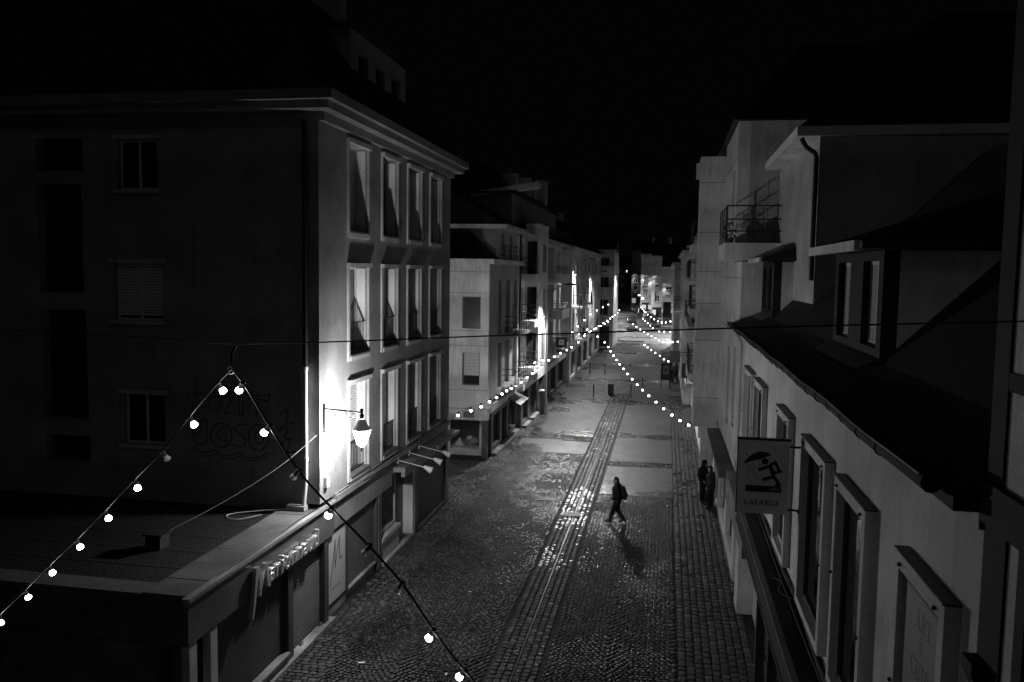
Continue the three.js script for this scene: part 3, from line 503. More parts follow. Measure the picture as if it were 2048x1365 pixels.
// ---------------------------------------------------------------- left: bay fronted house with balconies
{
  const XB = -8.45, z0 = -71.4, z1 = -49.4;
  const t = thing('balcony_house', 'white fronted house with stacked corner balconies beside the lamp post', 'building', [XB, 0, -60]);
  const holes = [];
  for (const [y0, y1] of [[3.6, 5.7], [6.5, 8.5], [9.4, 11.2]]) for (const [a, b] of [[-51.6, -50.1], [-57.3, -56.2], [-64.4, -62.6], [-69.6, -67.4]]) holes.push([a, b, y0, y1]);
  part('wall', holed('x+', XB - 0.35, z0, z1, 2.7, 11.6, holes, 0.4), M.facadePale, t);
  part('core', box(-17, XB - 0.751, 0, 11.59, z0, z1), M.facadeMid, t);
  for (const h of holes) win(t, 'x+', XB - 0.35, ...h, { recess: 0.2, leaves: 2, frame: M.frame, curtain: rnd() < 0.4 ? 0.5 : 0 });
  // projecting bay 1 with camera-facing flank
  part('bay', [box(XB - 0.349, XB + 0.55, 2.7, 12.5, -56.0, -52.2)], M.facadeWhite, t);
  for (const y of [3.75, 6.55, 9.4]) win(t, 'x+', XB + 0.55, -54.9, -53.4, y, y + 1.9, { recess: -0.06, leaves: 2, frame: M.frame });
  for (const y of [3.6, 6.5, 9.35]) { const b = balcony(t, 'z+', -52.2, XB - 0.34, XB + 0.55, y, 1.5, { slab: M.facadeWhite, t: 0.4 }); part('balcony_door', bx('z+', -52.2, XB - 0.2, XB + 0.4, y + 0.02, y + 2.05, 0.002, 0.05), M.pane, b); }
  for (const y of [3.5, 6.2, 8.9]) balcony(t, 'x+', XB - 0.35, -66.5, -62.0, y, 1.2, { slab: M.trimWhite, solid: 0.45, t: 0.2 });
  for (const y of [3.5, 6.2, 8.9]) part('party_pier', box(XB - 0.349, XB + 0.2, y, y + 2.4, -61.9, -61.55), M.facadeMid, t);
  part('cornice', [box(-17, XB + 0.3, 11.601, 11.8, z0, -56.01), box(-17, XB + 0.3, 11.601, 11.8, -52.19, z1)], M.trim, t);
  part('attic', [box(-15, XB - 0.9, 11.801, 14.2, -70.5, -50.2)], M.facadeDark, t);
  const rf = part('roof', [hull([[-15.4, 14.201, -71], [XB - 0.5, 14.201, -71], [-15.4, 14.201, -49.8], [XB - 0.5, 14.201, -49.8], [-12, 16.5, -69], [-12, 16.5, -52]])], M.slate, t);
  part('pediment', [hull([[XB - 3.4, 14.0, -49.9], [XB + 0.7, 14.6, -49.9], [XB + 0.7, 14.85, -49.9], [XB - 3.4, 14.25, -49.9], [XB - 3.4, 14.0, -51.6], [XB + 0.7, 14.6, -51.6], [XB + 0.7, 14.85, -51.6], [XB - 3.4, 14.25, -51.6]])], M.trim, rf);
  for (const [z, y] of [[-53.5, 15.6], [-58.5, 15.9], [-61.5, 15.8], [-67, 16.6]]) chimney(rf, XB - 1.6, z, 13.6, y, 0.8, 1.0);
  balcony(t, 'x+', XB - 0.35, -71, -57.0, 11.81, 0.6, { h: 0.9, t: 0.01 });
  // shops below
  const sh = [[-51.9, -50.0, 0.3, 2.25], [-55.2, -52.9, 0.05, 2.25], [-58.4, -56.0, 0.35, 2.25], [-61.4, -59.2, 0.05, 2.25], [-65.2, -62.2, 0.35, 2.25], [-70.2, -66.4, 0.35, 2.25]];
  part('shop_wall', holed('x+', XB, z0, z1, 0, 2.3, sh, 0.4), M.fascia, t);
  part('shop_fascia', [bx('x+', XB, z0, z1, 2.301, 2.699, -0.4, 0.1)], M.trimWhite, t);
  for (const s of sh) shopBay(t, 'x+', XB, ...s);
  for (const [a, b] of [[-52, -49.9], [-55.3, -52.8], [-58.5, -55.9]]) part('shop_step', bx('x+', XB, a, b, 0, 0.14, 0.001, 0.28), M.concreteLight, t);
  part('downpipe', [rod([XB + 0.08, 0.1, -58.9], [XB + 0.08, 9.1, -58.9], 0.06, 8), rod([XB + 0.08, 9.1, -58.9], [XB - 0.25, 9.5, -58.5], 0.06, 8)], M.pipe, t);
  // shop awning rolled out on the clad house side
}
single('awning', [hull([[XL, 2.35, -46.3], [XL, 2.35, -49.1], [XL + 0.75, 1.98, -46.3], [XL + 0.75, 1.98, -49.1], [XL, 2.3, -46.3], [XL, 2.3, -49.1], [XL + 0.75, 1.9, -46.3], [XL + 0.75, 1.9, -49.1]])], M.fasciaDark, 'small dark sloping awning over a shop door below the clad house', 'awning', undefined, [XL, 2.3, -47.7]);
// street lamp post with side arm, cabinet at its foot
const spots = [];
function coneLight(parent, pos, target, power, angle, soft = 8, pen = 0.5) {
  const L = new THREE.SpotLight(0xffffff, power, 0, angle, pen, 2); L.position.set(...pos); L.target.position.set(...target); L.castShadow = true; L.shadow.radius = soft; L.name = 'lamp_light'; parent.add(L); parent.add(L.target); spots.push(L); return L;
}
function lampHead(t, x, y, z, s = 1) {
  part('lamp_head', new THREE.SphereGeometry(0.5, 16, 8, 0, Math.PI * 2, 0, Math.PI / 2).scale(0.78 * s, 0.26, 0.36).translate(x, y, z), M.iron, t);
  part('lamp_glass', lathe([[0, -0.03], [0.2, -0.025], [0.3, 0.004], [0, 0.005]], 16).scale(1.0 * s, 1, 0.45).translate(x, y + 0.035, z), M.lampHead, t);
}
{
  const t = thing('street_lamp', 'tall street lamp post with one arm in front of the balcony house', 'street lamp', [-7.75, 0, -55]);
  part('pole', [lathe([[0.13, 0], [0.13, 1.1], [0.09, 1.16], [0.075, 5], [0.06, 8.3], [0, 8.32]], 12).translate(-7.75, 0, -55)], M.steel, t);
  part('arm', [rod([-7.75, 8.2, -55], [-6.5, 8.7, -54.0], 0.035, 8), rod([-7.75, 7.8, -55], [-7.1, 8.42, -54.5], 0.02, 6)], M.steel, t);
  lampHead(t, -6.1, 8.68, -53.8);
  coneLight(t, [1.65, 8.6, 1.2], [3.4, 0, 3.6], 420, 1.09, 5, 0.2);
  const c = thing('utility_cabinet', 'grey metal utility cabinet with a pale top beside the lamp post', 'cabinet', [-8.05, 0, -55.6]);
  part('body', box(-8.28, -7.9, 0, 1.5, -55.95, -55.2), M.shutter, c); part('top', box(-8.31, -7.87, 1.5, 1.57, -55.98, -55.17), M.trimWhite, c); part('door', box(-7.899, -7.885, 0.1, 1.4, -55.9, -55.25), M.shutter, c);
}
// hanging signs on the left
{
  const t = thing('hanging_sign', 'dark square sign with a pale emblem hanging by white balcony', 'sign', [-8.3, 4.2, -61]);
  part('board', box(-7.9, -7.1, 4.0, 4.75, -61.05, -60.95), M.fasciaDark, t); part('emblem', [box(-7.68, -7.32, 4.2, 4.58, -60.949, -60.94)], M.trimWhite, t); part('emblem_core', box(-7.56, -7.44, 4.32, 4.46, -60.939, -60.932), M.fasciaDark, t);
  part('bracket', rod([-8.8, 4.7, -61], [-7.9, 4.7, -61], 0.02), M.iron, t); part('lower_board', box(-7.85, -7.15, 3.6, 3.85, -61.04, -60.96), M.fasciaDark, t);
}

// ---------------------------------------------------------------- left: lit facade house and the row to the crossing
const B4 = house('street_house', 'long house with ribbed shutters washed by a street lamp on its wall', 'x+', -8.1, -104, -71.6, 11.5, {
  floors: [[3.6, 5.8], [6.6, 8.6], [9.3, 10.9]], bays: [[-74.6, -73.4], [-77.6, -76.4], [-81, -79.8], [-85, -83.8], [-89, -87.8], [-93, -91.8], [-97, -95.8], [-101.6, -100.4]],
  shop: [[-76.5, -72.6, 0.3, 2.5], [-82, -77.6, 0.3, 2.5], [-88, -83.5, 0.3, 2.5], [-95, -90, 0.3, 2.5], [-102.6, -97, 0.3, 2.5]], wall: M.facadePale, rise: 3.5, chimneys: [[-78, 0.8], [-92, 0.6]], blinds: 0.5, rail: 0.9 });
for (const [a, b, y] of [[-75, -73, 6.5], [-85.3, -83.5, 6.5], [-78, -76, 3.5], [-93.3, -91.5, 3.5]]) balcony(B4, 'x+', -8.1, a, b, y, 0.7, { bars: true });
part('pilaster', [-71.9, -79, -86.5, -94.4, -103].map((z) => bx('x+', -8.1, z - 0.2, z + 0.2, 2.8, 11.3, 0.001, 0.1)), M.facadePale, B4);
function wallLamp(label, wx, y, z, len, power, dirx, tilt = 0.35, tz = 0, ang = 1.3) {
  const t = thing('wall_lamp', label, 'street lamp', [wx, y - 0.3, z]), s = dirx;
  part('arm', [rod([wx, y - 0.35, z], [wx + s * (len - 0.3), y, z], 0.03), box(Math.min(wx, wx + s * 0.06), Math.max(wx, wx + s * 0.06), y - 0.6, y - 0.1, z - 0.08, z + 0.08)], M.steel, t);
  lampHead(t, wx + s * len, y, z);
  coneLight(t, [s * len, 0.28, 0], [s * (len + tilt), -10, tz], power, ang, 10, tz ? 0.1 : 0.5);
  return t;
}
wallLamp('bright arm lamp high on the long ribbed house front', -8.0, 10.66, -74.5, 1.35, 340, 1, 0.9, 3.9, 1.003);
wallLamp('arm lamp midway along the long ribbed house front', -8.0, 9.6, -90, 1.35, 200, 1);
const B5 = house('corner_house', 'narrow pale end house with stacked balconies at the crossing', 'z+', -106, -16, -6.6, 12.2, {
  floors: [[4.2, 6.2], [7.2, 9.0], [9.9, 11.4]], bays: [[-8.6, -7.2], [-11.5, -10]], wall: M.facadePale, depth: 10, rise: 1.2, shop: [[-8.4, -7, 0.2, 2.8]] });
for (const y of [4.1, 7.0, 9.7]) balcony(B5, 'z+', -106, -9, -6.7, y, 0.9, { slab: M.trimWhite, t: 0.25, solid: y > 6 ? 0.7 : 0 });
wallLamp('arm lamp on the narrow end house at the crossing', -6.6, 9.7, -110, 1.2, 220, 1);
// lit glass shelter at the crossing
{
  const t = thing('lit_shelter', 'brightly lit white glass kiosk on the corner of the crossing', 'kiosk', [-7.7, 0, -119]);
  part('lit_panel', box(-8.6, -7.0, 0.5, 3.2, -119.3, -119.2), M.litPanel, t);
  part('frame', [box(-8.7, -6.9, 3.2, 3.45, -120.4, -119.1), box(-7.0, -6.9, 0, 3.2, -119.3, -119.19), box(-8.7, -8.6, 0, 3.2, -119.3, -119.19), box(-8.6, -7.0, 0, 0.5, -119.31, -119.18)], M.trimWhite, t);
  const L = new THREE.PointLight(0xffffff, 30); L.position.set(-0.1, 2.2, 0.5); L.castShadow = true; L.name = 'panel_light'; t.add(L);
}

// ---------------------------------------------------------------- right: half-timbered house beside the camera
const XR = 2.2;
{
  const t = thing('timber_house', 'half-timbered house with dark posts and pale infill next to the rendered house', 'building', [XR, 0, -4]);
  part('wall', box(XR, 9, 0, 13, -6.12, 3), M.facadePale, t);
  for (const [a, b] of [[-6.11, -5.74], [-5.54, -5.4], [-4.8, -4.6], [-4.0, -3.8], [-3.1, -2.9]]) part('post', [bx('x-', XR, a, b, 0, 7.86, 0.001, 0.02)], M.timber, t);
  for (const [a, b] of [[-6.11, -5.86], [-5.2, -5.0], [-4.3, -4.1], [-3.3, -3.1]]) part('post', [bx('x-', XR, a, b, 8.141, 12.9, 0.001, 0.02)], M.timber, t);
  part('rail_beam', bx('x-', XR, -6.11, 3, 7.861, 8.14, 0.001, 0.06), M.timber, t);
  part('rail_beam', bx('x-', XR, -5.859, 3, 8.78, 8.9, 0.001, 0.018), M.timber, t);
  part('bracket', hull([P('x-', XR, -6.1, 6.6, 0.021), P('x-', XR, -5.9, 6.6, 0.021), P('x-', XR, -6.1, 6.92, 0.021), P('x-', XR, -5.9, 6.92, 0.021), P('x-', XR, -6.1, 6.92, 0.12), P('x-', XR, -5.9, 6.92, 0.12), P('x-', XR, -6.1, 6.84, 0.12), P('x-', XR, -5.9, 6.84, 0.12)]), M.timber, t);
}
// ---------------------------------------------------------------- right: rendered house with framed windows
{
  const z0 = -26.2, z1 = -6.13, eave = 7.9;
  const t = thing('rendered_house', 'low pale rendered house with boxed window frames and a dark tiled roof', 'building', [XR, 0, -16]);
  const ws = [[-22.9, -21.2], [-20.3, -18.7], [-16.1, -14.8], [-13.1, -11.4], [-10.5, -9.15], [-7.72, -6.62]], y0 = 4.62, y1 = 6.95;
  part('wall', holed('x-', XR, z0, z1, 3.9, eave, ws.map((w) => [w[0], w[1], y0, y1]), 0.5), M.facadePale, t);
  part('core', box(XR + 0.501, 9, 0, eave, z0, z1), M.facadePale, t);
  ws.forEach((w, i) => {
    const f = part('boxed_frame', [bx('x-', XR, w[0] - 0.13, w[0], y0 - 0.12, y1, -0.1, 0.12), bx('x-', XR, w[1], w[1] + 0.13, y0 - 0.12, y1, -0.1, 0.12), bx('x-', XR, w[0], w[1], y0 - 0.12, y0, -0.1, 0.12), bx('x-', XR, w[0] - 0.13, w[1] + 0.13, y1, y1 + 0.14, -0.1, 0.12)], M.facadePale, t);
    part('hood', bx('x-', XR, w[0] - 0.14, w[1] + 0.14, y1 + 0.141, y1 + 0.158, -0.02, 0.135), M.zinc, f);
    for (const [a, y] of [[w[0] + 0.06, y1 + 0.05], [w[1] - 0.06, y1 + 0.05], [w[0] - 0.05, 5.9], [w[1] + 0.05, 5.7]]) part('hook', bx('x-', XR, a - 0.012, a + 0.012, y - 0.015, y + 0.015, 0.1205, 0.15), M.iron, f);
    win(t, 'x-', XR, w[0], w[1], y0, y1, { recess: -0.02, leaves: i < 2 ? 2 : 1, w: 0.07, frame: i === 5 ? M.frameDark : i < 3 ? M.frame : M.frameDark, pane: i === 5 ? M.paneGrey : M.pane });
  });
  // lettering on the last window's panel
  const c = document.createElement('canvas'); c.width = 384; c.height = 768; const x = c.getContext('2d');
  x.fillStyle = '#7c7c7c'; x.fillRect(0, 0, 384, 768); x.fillStyle = '#080808'; x.strokeStyle = '#080808'; x.textAlign = 'center'; x.font = 'bold 84px serif'; x.fillText('ART', 205, 96); x.font = '70px serif'; x.fillText('&', 195, 160); x.font = 'bold 84px serif'; x.fillText('CUIR', 192, 246);
  const tx = new THREE.CanvasTexture(c); tx.colorSpace = THREE.SRGBColorSpace;
  const pl = thing('window_panel', 'grey board lettered ART & CUIR in the window by the timber house', 'sign', [XR, 4.7, -7.17]);
  part('board', bx('x-', XR, -7.64, -6.7, 4.7, 6.87, 0.03, 0.06), M.fascia, pl);
  const pr = new THREE.Mesh(new THREE.PlaneGeometry(0.93, 2.15).rotateY(-Math.PI / 2), new THREE.MeshStandardMaterial({ map: tx, roughness: 0.6 })); pr.name = 'print'; pr.position.set(-0.064, 1.085, 0); pl.add(pr);
  // eaves, gutter, roof
  part('eave_board', bx('x-', XR, z0 - 0.15, z1, eave + 0.001, eave + 0.1, -0.5, 0.22), M.timber, t);
  part('cornice_band', bx('x-', XR, z0, z1, eave - 0.12, eave - 0.001, 0.001, 0.05), M.facadePale, t);
  const gz = []; for (let z = z0 - 0.2; z <= z1 + 0.01; z += 0.77) gz.push([XR - 0.3, eave + 0.12 + 0.012 * Math.sin(z * 1.7), z]);
  part('gutter', tube(gz, 0.07, 80, 8), M.timber, t);
  part('gutter_stop_end', new THREE.CylinderGeometry(0.074, 0.074, 0.02, 12).rotateX(Math.PI / 2).translate(gz[gz.length - 1][0], gz[gz.length - 1][1], gz[gz.length - 1][2] + 0.008), M.timber, t);
  part('gutter_lip', tube(gz.map((p) => [p[0] - 0.07, p[1] + 0.06, p[2]]), 0.014, 80, 5), M.zinc, t);
  for (const p of gz.filter((q) => q[2] < z1 - 1.2)) part('gutter_bracket', new THREE.TorusGeometry(0.073, 0.008, 5, 10).translate(p[0], p[1], p[2] + 0.2), M.timber, t);
  const za = z0 - 0.25, zb = z1 + 0.02;
  part('roof', [hull([[1.98, eave + 0.15, za], [1.98, eave + 0.15, zb], [2.76, 8.38, za], [2.76, 8.38, zb], [2.76, eave + 0.101, za], [2.76, eave + 0.101, zb], [XR, eave + 0.101, za], [XR, eave + 0.101, zb]]), hull([[2.761, 8.38, za], [2.761, 8.38, zb], [6.6, 12.2, za], [6.6, 12.2, zb], [9, 11, za], [9, 11, zb], [9, eave + 0.101, za], [9, eave + 0.101, zb], [2.761, eave + 0.101, za], [2.761, eave + 0.101, zb]])], M.slate, t);
  for (const [a, b] of [[-14.75, -11.6], [-25.7, -23.0]]) {
    const dx = 2.75, hs = [[a + 0.25, a + 1.15, 8.55, 9.72], [b - 1.15, b - 0.25, 8.55, 9.72]], dm = part('dormer', holed('x-', dx, a, b, 8.36, 9.85, hs, 0.2), M.timber, t);
    part('dormer_cheek', [hull([[dx + 0.201, 8.5, a], [dx + 0.201, 9.85, a], [dx + 1.6, 9.85, a], [dx + 0.201, 8.5, b], [dx + 0.201, 9.85, b], [dx + 1.6, 9.85, b]])], M.facadePale, dm);
    part('dormer_roof', [hull([[dx - 0.35, 9.86, a - 0.35], [dx - 0.35, 9.86, b + 0.35], [dx + 2.4, 9.9, a - 0.35], [dx + 2.4, 9.9, b + 0.35], [dx - 0.35, 9.95, a - 0.35], [dx - 0.35, 9.95, b + 0.35], [dx + 2.4, 10.9, a + 0.5], [dx + 2.4, 10.9, b - 0.5]])], M.slate, dm);
    part('dormer_eave', box(dx - 0.4, dx - 0.3, 9.84, 9.97, a - 0.3, b + 0.1), M.trimWhite, dm);
    for (const h of [[a + 0.25, a + 1.15], [b - 1.15, b - 0.25]]) win(t, 'x-', dx, h[0], h[1], 8.55, 9.72, { recess: 0.1, leaves: 2, w: 0.05, curtain: 0.6 });
    part('dormer_apron', hull([[dx, 8.44, a], [dx, 8.44, b], [dx - 0.3, 8.29, a], [dx - 0.3, 8.29, b], [dx, 8.36, a], [dx, 8.36, b]]), M.zinc, dm);
  }
  part('downpipe', [rod([XR - 0.1, 4.5, -24.4], [XR - 0.1, 7.6, -24.4], 0.05, 8), rod([XR - 0.1, 7.6, -24.4], [XR - 0.3, 7.95, -24.4], 0.05, 8)], M.pipe, t);
  // shop ledge under the windows
  part('shop_ledge', [bx('x-', XR, -19.6, z1, 3.95, 4.32, 0.001, 0.48)], M.felt, t);
  part('ledge_trim', [bx('x-', XR, -19.62, z1, 4.321, 4.37, 0.41, 0.5), bx('x-', XR, -19.62, z1, 3.9, 3.949, 0.38, 0.5)], M.fascia, t);
  part('ledge_pipe', [tube([[XR - 0.06, 4.39, -19], [XR - 0.07, 4.38, -15], [XR - 0.05, 4.4, -13.4], [XR - 0.09, 4.38, -11], [XR - 0.06, 4.4, -6.3]], 0.028, 60, 6), tube([[XR - 0.13, 4.35, -18.4], [XR - 0.15, 4.35, -14], [XR - 0.12, 4.36, -9]], 0.015, 40, 5), tube([[XR - 0.3, 4.34, -14.6], [XR - 0.2, 4.42, -14.2], [XR - 0.26, 4.36, -13.9], [XR - 0.1, 4.37, -13.6]], 0.012, 24, 5)], M.concrete, t);
  part('shop_front', [bx('x-', XR, -19.4, z1, 0, 3.9, -0.3, -0.12)], M.pane, t);
  for (const z of [-7, -9.6, -12.2, -14.8, -17.2, -19.3]) part('shop_post', bx('x-', XR, z - 0.07, z + 0.07, 0, 3.9, -0.119, -0.02), M.steel, t);
  part('corner_pillar', [bx('x-', XR, -24.6, -23.7, 0, 3.89, -0.4, 0.02), bx('x-', XR, -24.7, -23.6, 3.0, 3.12, 0.021, 0.08)], M.facadePale, t);
  part('shop_back', bx('x-', XR, -26.1, -19.41, 0, 3.89, -0.5, -0.41), M.facadeMid, t);
  // pale fascia of the far shop
  part('shop_fascia', [bx('x-', XR, -26.2, -20.3, 2.72, 3.5, 0.001, 0.26)], M.fasciaPale, t);
}
// hanging sign with the figure under an umbrella
{
  const t = thing('hanging_sign', 'flat grey hanging sign with umbrella figure, lettered LAFARGE', 'sign', [XR, 6.4, -13.6]);
  const z = -13.6, xa = 1.19, xb = 1.97, ya = 5.72, yb = 6.9;
  part('board', box(xa, xb, ya, yb, z - 0.045, z), M.fascia, t);
  part('frame', [box(xa - 0.02, xb + 0.02, yb, yb + 0.035, z - 0.055, z + 0.01), box(xa - 0.015, xa, ya, yb, z - 0.05, z + 0.006)], M.iron, t);
  part('bracket', [rod([xb, yb - 0.09, z - 0.02], [XR, yb - 0.09, z - 0.02], 0.018), rod([xb, ya + 0.08, z - 0.02], [XR, ya + 0.08, z - 0.02], 0.018), box(XR - 0.04, XR - 0.001, yb - 0.24, yb + 0.06, z - 0.05, z + 0.01), box(XR - 0.03, XR - 0.001, ya, ya + 0.2, z - 0.05, z + 0.01)], M.iron, t);
  part('cable', tube([[XR - 0.03, ya, z], [XR - 0.025, 5.2, z + 0.02], [XR - 0.03, 4.4, z - 0.02]], 0.008, 16, 5), M.cable, t);
  const c = document.createElement('canvas'); c.width = 680; c.height = 1024; const x = c.getContext('2d');
  x.fillStyle = '#cfcfcf'; x.fillRect(0, 0, 680, 1024); x.fillStyle = '#121212'; x.strokeStyle = '#121212'; x.lineJoin = 'round'; x.lineCap = 'round';
  // umbrella
  x.beginPath(); x.moveTo(78, 345); x.quadraticCurveTo(120, 200, 300, 155); x.quadraticCurveTo(390, 150, 440, 195); x.lineTo(425, 205); x.quadraticCurveTo(330, 240, 300, 265); x.quadraticCurveTo(200, 275, 78, 345); x.fill();
  x.lineWidth = 7; x.beginPath(); x.moveTo(95, 172); x.lineTo(130, 225); x.moveTo(258, 270); x.lineTo(300, 345); x.stroke();
  // rain
  x.lineWidth = 6; for (const [a, b, d, e] of [[110, 360, 165, 450], [150, 345, 280, 560], [190, 330, 235, 400], [105, 480, 180, 600], [300, 540, 350, 610], [395, 560, 440, 600]]) { x.beginPath(); x.moveTo(a, b); x.lineTo(d, e); x.stroke(); }
  // figure
  x.beginPath(); x.arc(362, 290, 46, 0, 7); x.fill();
  x.lineWidth = 58; x.lineCap = 'butt'; x.lineJoin = 'miter'; x.beginPath(); x.moveTo(430, 345); x.lineTo(480, 470); x.stroke();
  x.lineWidth = 44; x.beginPath(); x.moveTo(430, 350); x.lineTo(300, 405); x.moveTo(290, 380); x.lineTo(305, 425); x.stroke();
  x.lineWidth = 40; x.beginPath(); x.moveTo(425, 335); x.lineTo(500, 300); x.lineTo(560, 425); x.moveTo(480, 445); x.lineTo(590, 410); x.stroke();
  x.lineWidth = 46; x.beginPath(); x.moveTo(470, 455); x.lineTo(480, 500); x.lineTo(360, 535); x.moveTo(355, 515); x.lineTo(370, 565); x.moveTo(475, 480); x.lineTo(560, 600); x.lineTo(510, 620); x.stroke();
  x.fillRect(110, 630, 480, 90); x.strokeStyle = '#cfcfcf'; x.lineWidth = 5; x.beginPath(); x.moveTo(430, 690); x.lineTo(520, 650); x.lineTo(470, 690); x.lineTo(570, 660); x.stroke();
  x.font = 'bold 98px serif'; x.textAlign = 'center'; x.fillText('LAFARGE', 338, 905);
  const tx = new THREE.CanvasTexture(c); tx.colorSpace = THREE.SRGBColorSpace;
  const p = new THREE.Mesh(new THREE.PlaneGeometry(xb - xa - 0.004, yb - ya - 0.004), new THREE.MeshStandardMaterial({ map: tx, roughness: 0.6 })); p.name = 'print'; p.position.set((xa + xb) / 2 - XR, (ya + yb) / 2 - 6.4, 0.004); t.add(p);
}
// ---------------------------------------------------------------- right: tall stepped house with the jutting tower
{
  const t = thing('tower_house', 'tall stepped pale house with a jutting tower and roof terraces', 'building', [XR, 0, -31]);
  const zA = -26.22, zB = -29.3, zC = -35.3;
  part('wall', holed('x-', XR, zC - 0.0, zA, 3.5, 9.9, [[-30.9, -29.7, 4.3, 7.0], [-28.3, -27.2, 4.6, 7.2]], 0.4), M.facadePale, t);
  part('core', box(XR + 0.401, 9, 0, 9.9, -44, zA), M.facadePale, t);
  part('upper_wall', holed('x-', XR, zC, zB, 9.901, 14.6, [[-31.4, -30.3, 10.6, 13.2]], 0.4), M.facadePale, t);
  part('upper_core', box(XR + 0.401, 9, 9.901, 14.6, -44, zB), M.facadeMid, t);
  win(t, 'x-', XR, -30.9, -29.7, 4.3, 7.0, { recess: 0.25, leaves: 1, pane: M.paneGrey, frame: M.facadePale }); win(t, 'x-', XR, -28.3, -27.2, 4.6, 7.2, { recess: 0.25, leaves: 1, pane: M.paneGrey, frame: M.facadePale }); win(t, 'x-', XR, -31.4, -30.3, 10.6, 13.2, { recess: 0.25, leaves: 1, rail: 1 });
  for (const y of [7.6, 9.4, 11.4, 13.4]) part('panel_joint', bx('x-', XR, zC, y > 9.9 ? zB : zA, y, y + 0.02, 0, 0.006), M.concrete, t);
  // terrace
  part('terrace_slab', [box(XR - 0.55, 4.3, 9.95, 10.45, zB, zA + 0.35)], M.facadePale, t);
  part('railing', [[XR - 0.5, zA + 0.3, 4.3, zA + 0.3], [XR - 0.5, zB + 0.05, XR - 0.5, zA + 0.3]].flatMap(([xa, za, xb, zb]) => [10.8, 11.15, 11.55].map((y) => rod([xa, y, za], [xb, y, zb], 0.022))).concat([0, 1, 2, 3, 4].map((i) => rod([XR - 0.5 + i * 0.72, 10.45, zA + 0.3], [XR - 0.5 + i * 0.72, 11.55, zA + 0.3], 0.02)), [0, 1, 2, 3].map((i) => rod([XR - 0.5, 10.45, zB + 0.05 + i * 0.9], [XR - 0.5, 11.55, zB + 0.05 + i * 0.9], 0.02))), M.iron, t);
  const scr = part('louvred_screen', [box(3.05, 3.1, 10.46, 12.7, zB + 0.8, zB + 0.88), box(4.05, 4.1, 10.46, 12.7, zB + 0.8, zB + 0.88)], M.trim, t);
  for (let i = 0; i < 24; i++) part('slat', box(3.1, 4.05, 10.5 + i * 0.09, 10.57 + i * 0.09, zB + 0.82, zB + 0.86), M.trim, scr);
  // wing behind the low roof
  part('wing_wall', box(3.25, 12, 8.6, 12.6, zA - 0.5, -19.9), M.facadeMid, t);
  part('wing_eave', hull([[2.75, 12.61, -19.85], [2.75, 12.61, zA], [12, 12.61, -19.85], [12, 12.61, zA], [2.75, 12.82, -19.85], [2.75, 12.82, zA], [12, 12.82, -19.85], [12, 12.82, zA]]), M.trimWhite, t);
  part('wing_roof', hull([[2.8, 12.822, -19.85], [12, 12.822, -19.85], [2.8, 12.822, zA], [12, 12.822, zA], [6, 15.6, -21.5], [12, 15.6, -21.5], [6, 15.6, zA], [12, 15.6, zA]]), M.slate, t);
  part('downpipe', tube([[2.85, 12.55, -19.85], [2.95, 12.35, -19.82], [3.15, 12.2, -19.8], [3.17, 11.9, -19.8], [3.17, 11.0, -19.8], [3.17, 9.4, -19.8]], 0.055, 30, 8), M.iron, t);
  part('roof', hull([[XR - 0.2, 14.62, zB + 0.2], [9, 14.62, zB + 0.2], [XR - 0.2, 14.62, -44], [9, 14.62, -44], [4.4, 17.6, -31.5], [9, 17.6, -31.5], [4.4, 17.6, -43], [9, 17.6, -43]]), M.slate, t);
  // tower
  part('tower', [box(1.2, XR - 0.001, 3.2, 14.0, -36.6, zC), box(1.2, XR + 0.2, 14.0, 14.25, -41.5, zC)], M.facadePale, t);
  for (const y of [4.4, 6.8, 8.3, 9.6, 11.2, 13.2]) part('panel_joint', bx('z+', zC, 1.2, XR - 0.002, y, y + 0.02, 0.0005, 0.006), M.concrete, t);
  part('tower_window', [box(1.5, 1.85, 14.25, 14.55, -38.1, -38.0)], M.litSmall, t);
  part('tower_parapet', box(1.2, XR, 14.251, 14.75, -41.5, -41.3), M.facadePale, t);
  for (const y of [5.2, 8.0, 10.8]) balcony(t, 'x-', XR - 0.3, -41.4, -37.0, y, 0.9, { slab: M.facadePale, t: 0.3 });
  part('tower_back', box(XR - 0.299, XR + 0.4, 3.2, 14.0, -44, -36.61), M.facadePale, t);
  // ground floor
  part('ground_wall', holed('x-', XR + 0.05, -44, zA, 0, 3.49, [[-29.6, -27.0, 0.5, 2.3], [-33.2, -30.4, 0.5, 2.3], [-37.0, -34.3, 0.15, 2.3], [-42.5, -38.2, 0.4, 2.3]], 0.34), M.facadePale, t);
  for (const s of [[-29.6, -27.0, 0.5, 2.3], [-33.2, -30.4, 0.5, 2.3], [-37.0, -34.3, 0.15, 2.3], [-42.5, -38.2, 0.4, 2.3]]) shopBay(t, 'x-', XR + 0.05, ...s);
  part('shop_fascia', [bx('x-', XR, -34, zA, 2.62, 3.25, 0.001, 0.3)], M.fasciaPale, t);
  part('fascia_ledge', [bx('x-', XR, -34, zA, 3.251, 3.4, 0.001, 0.46)], M.concrete, t);
  part('white_pier', [box(1.62, 2.15, 0, 3.19, -37.4, -37.0)], M.trimWhite, t);
}
single('awning', [hull([[XR - 0.3, 3.0, -38.2], [XR - 0.3, 3.0, -42.5], [0.95, 2.75, -38.2], [0.95, 2.75, -42.5], [XR - 0.3, 2.9, -38.2], [XR - 0.3, 2.9, -42.5], [0.95, 2.65, -38.2], [0.95, 2.65, -42.5]])], M.fasciaDark, 'black flat awning beside the jutting tower', 'awning', undefined, [XR, 2.8, -40.5]);
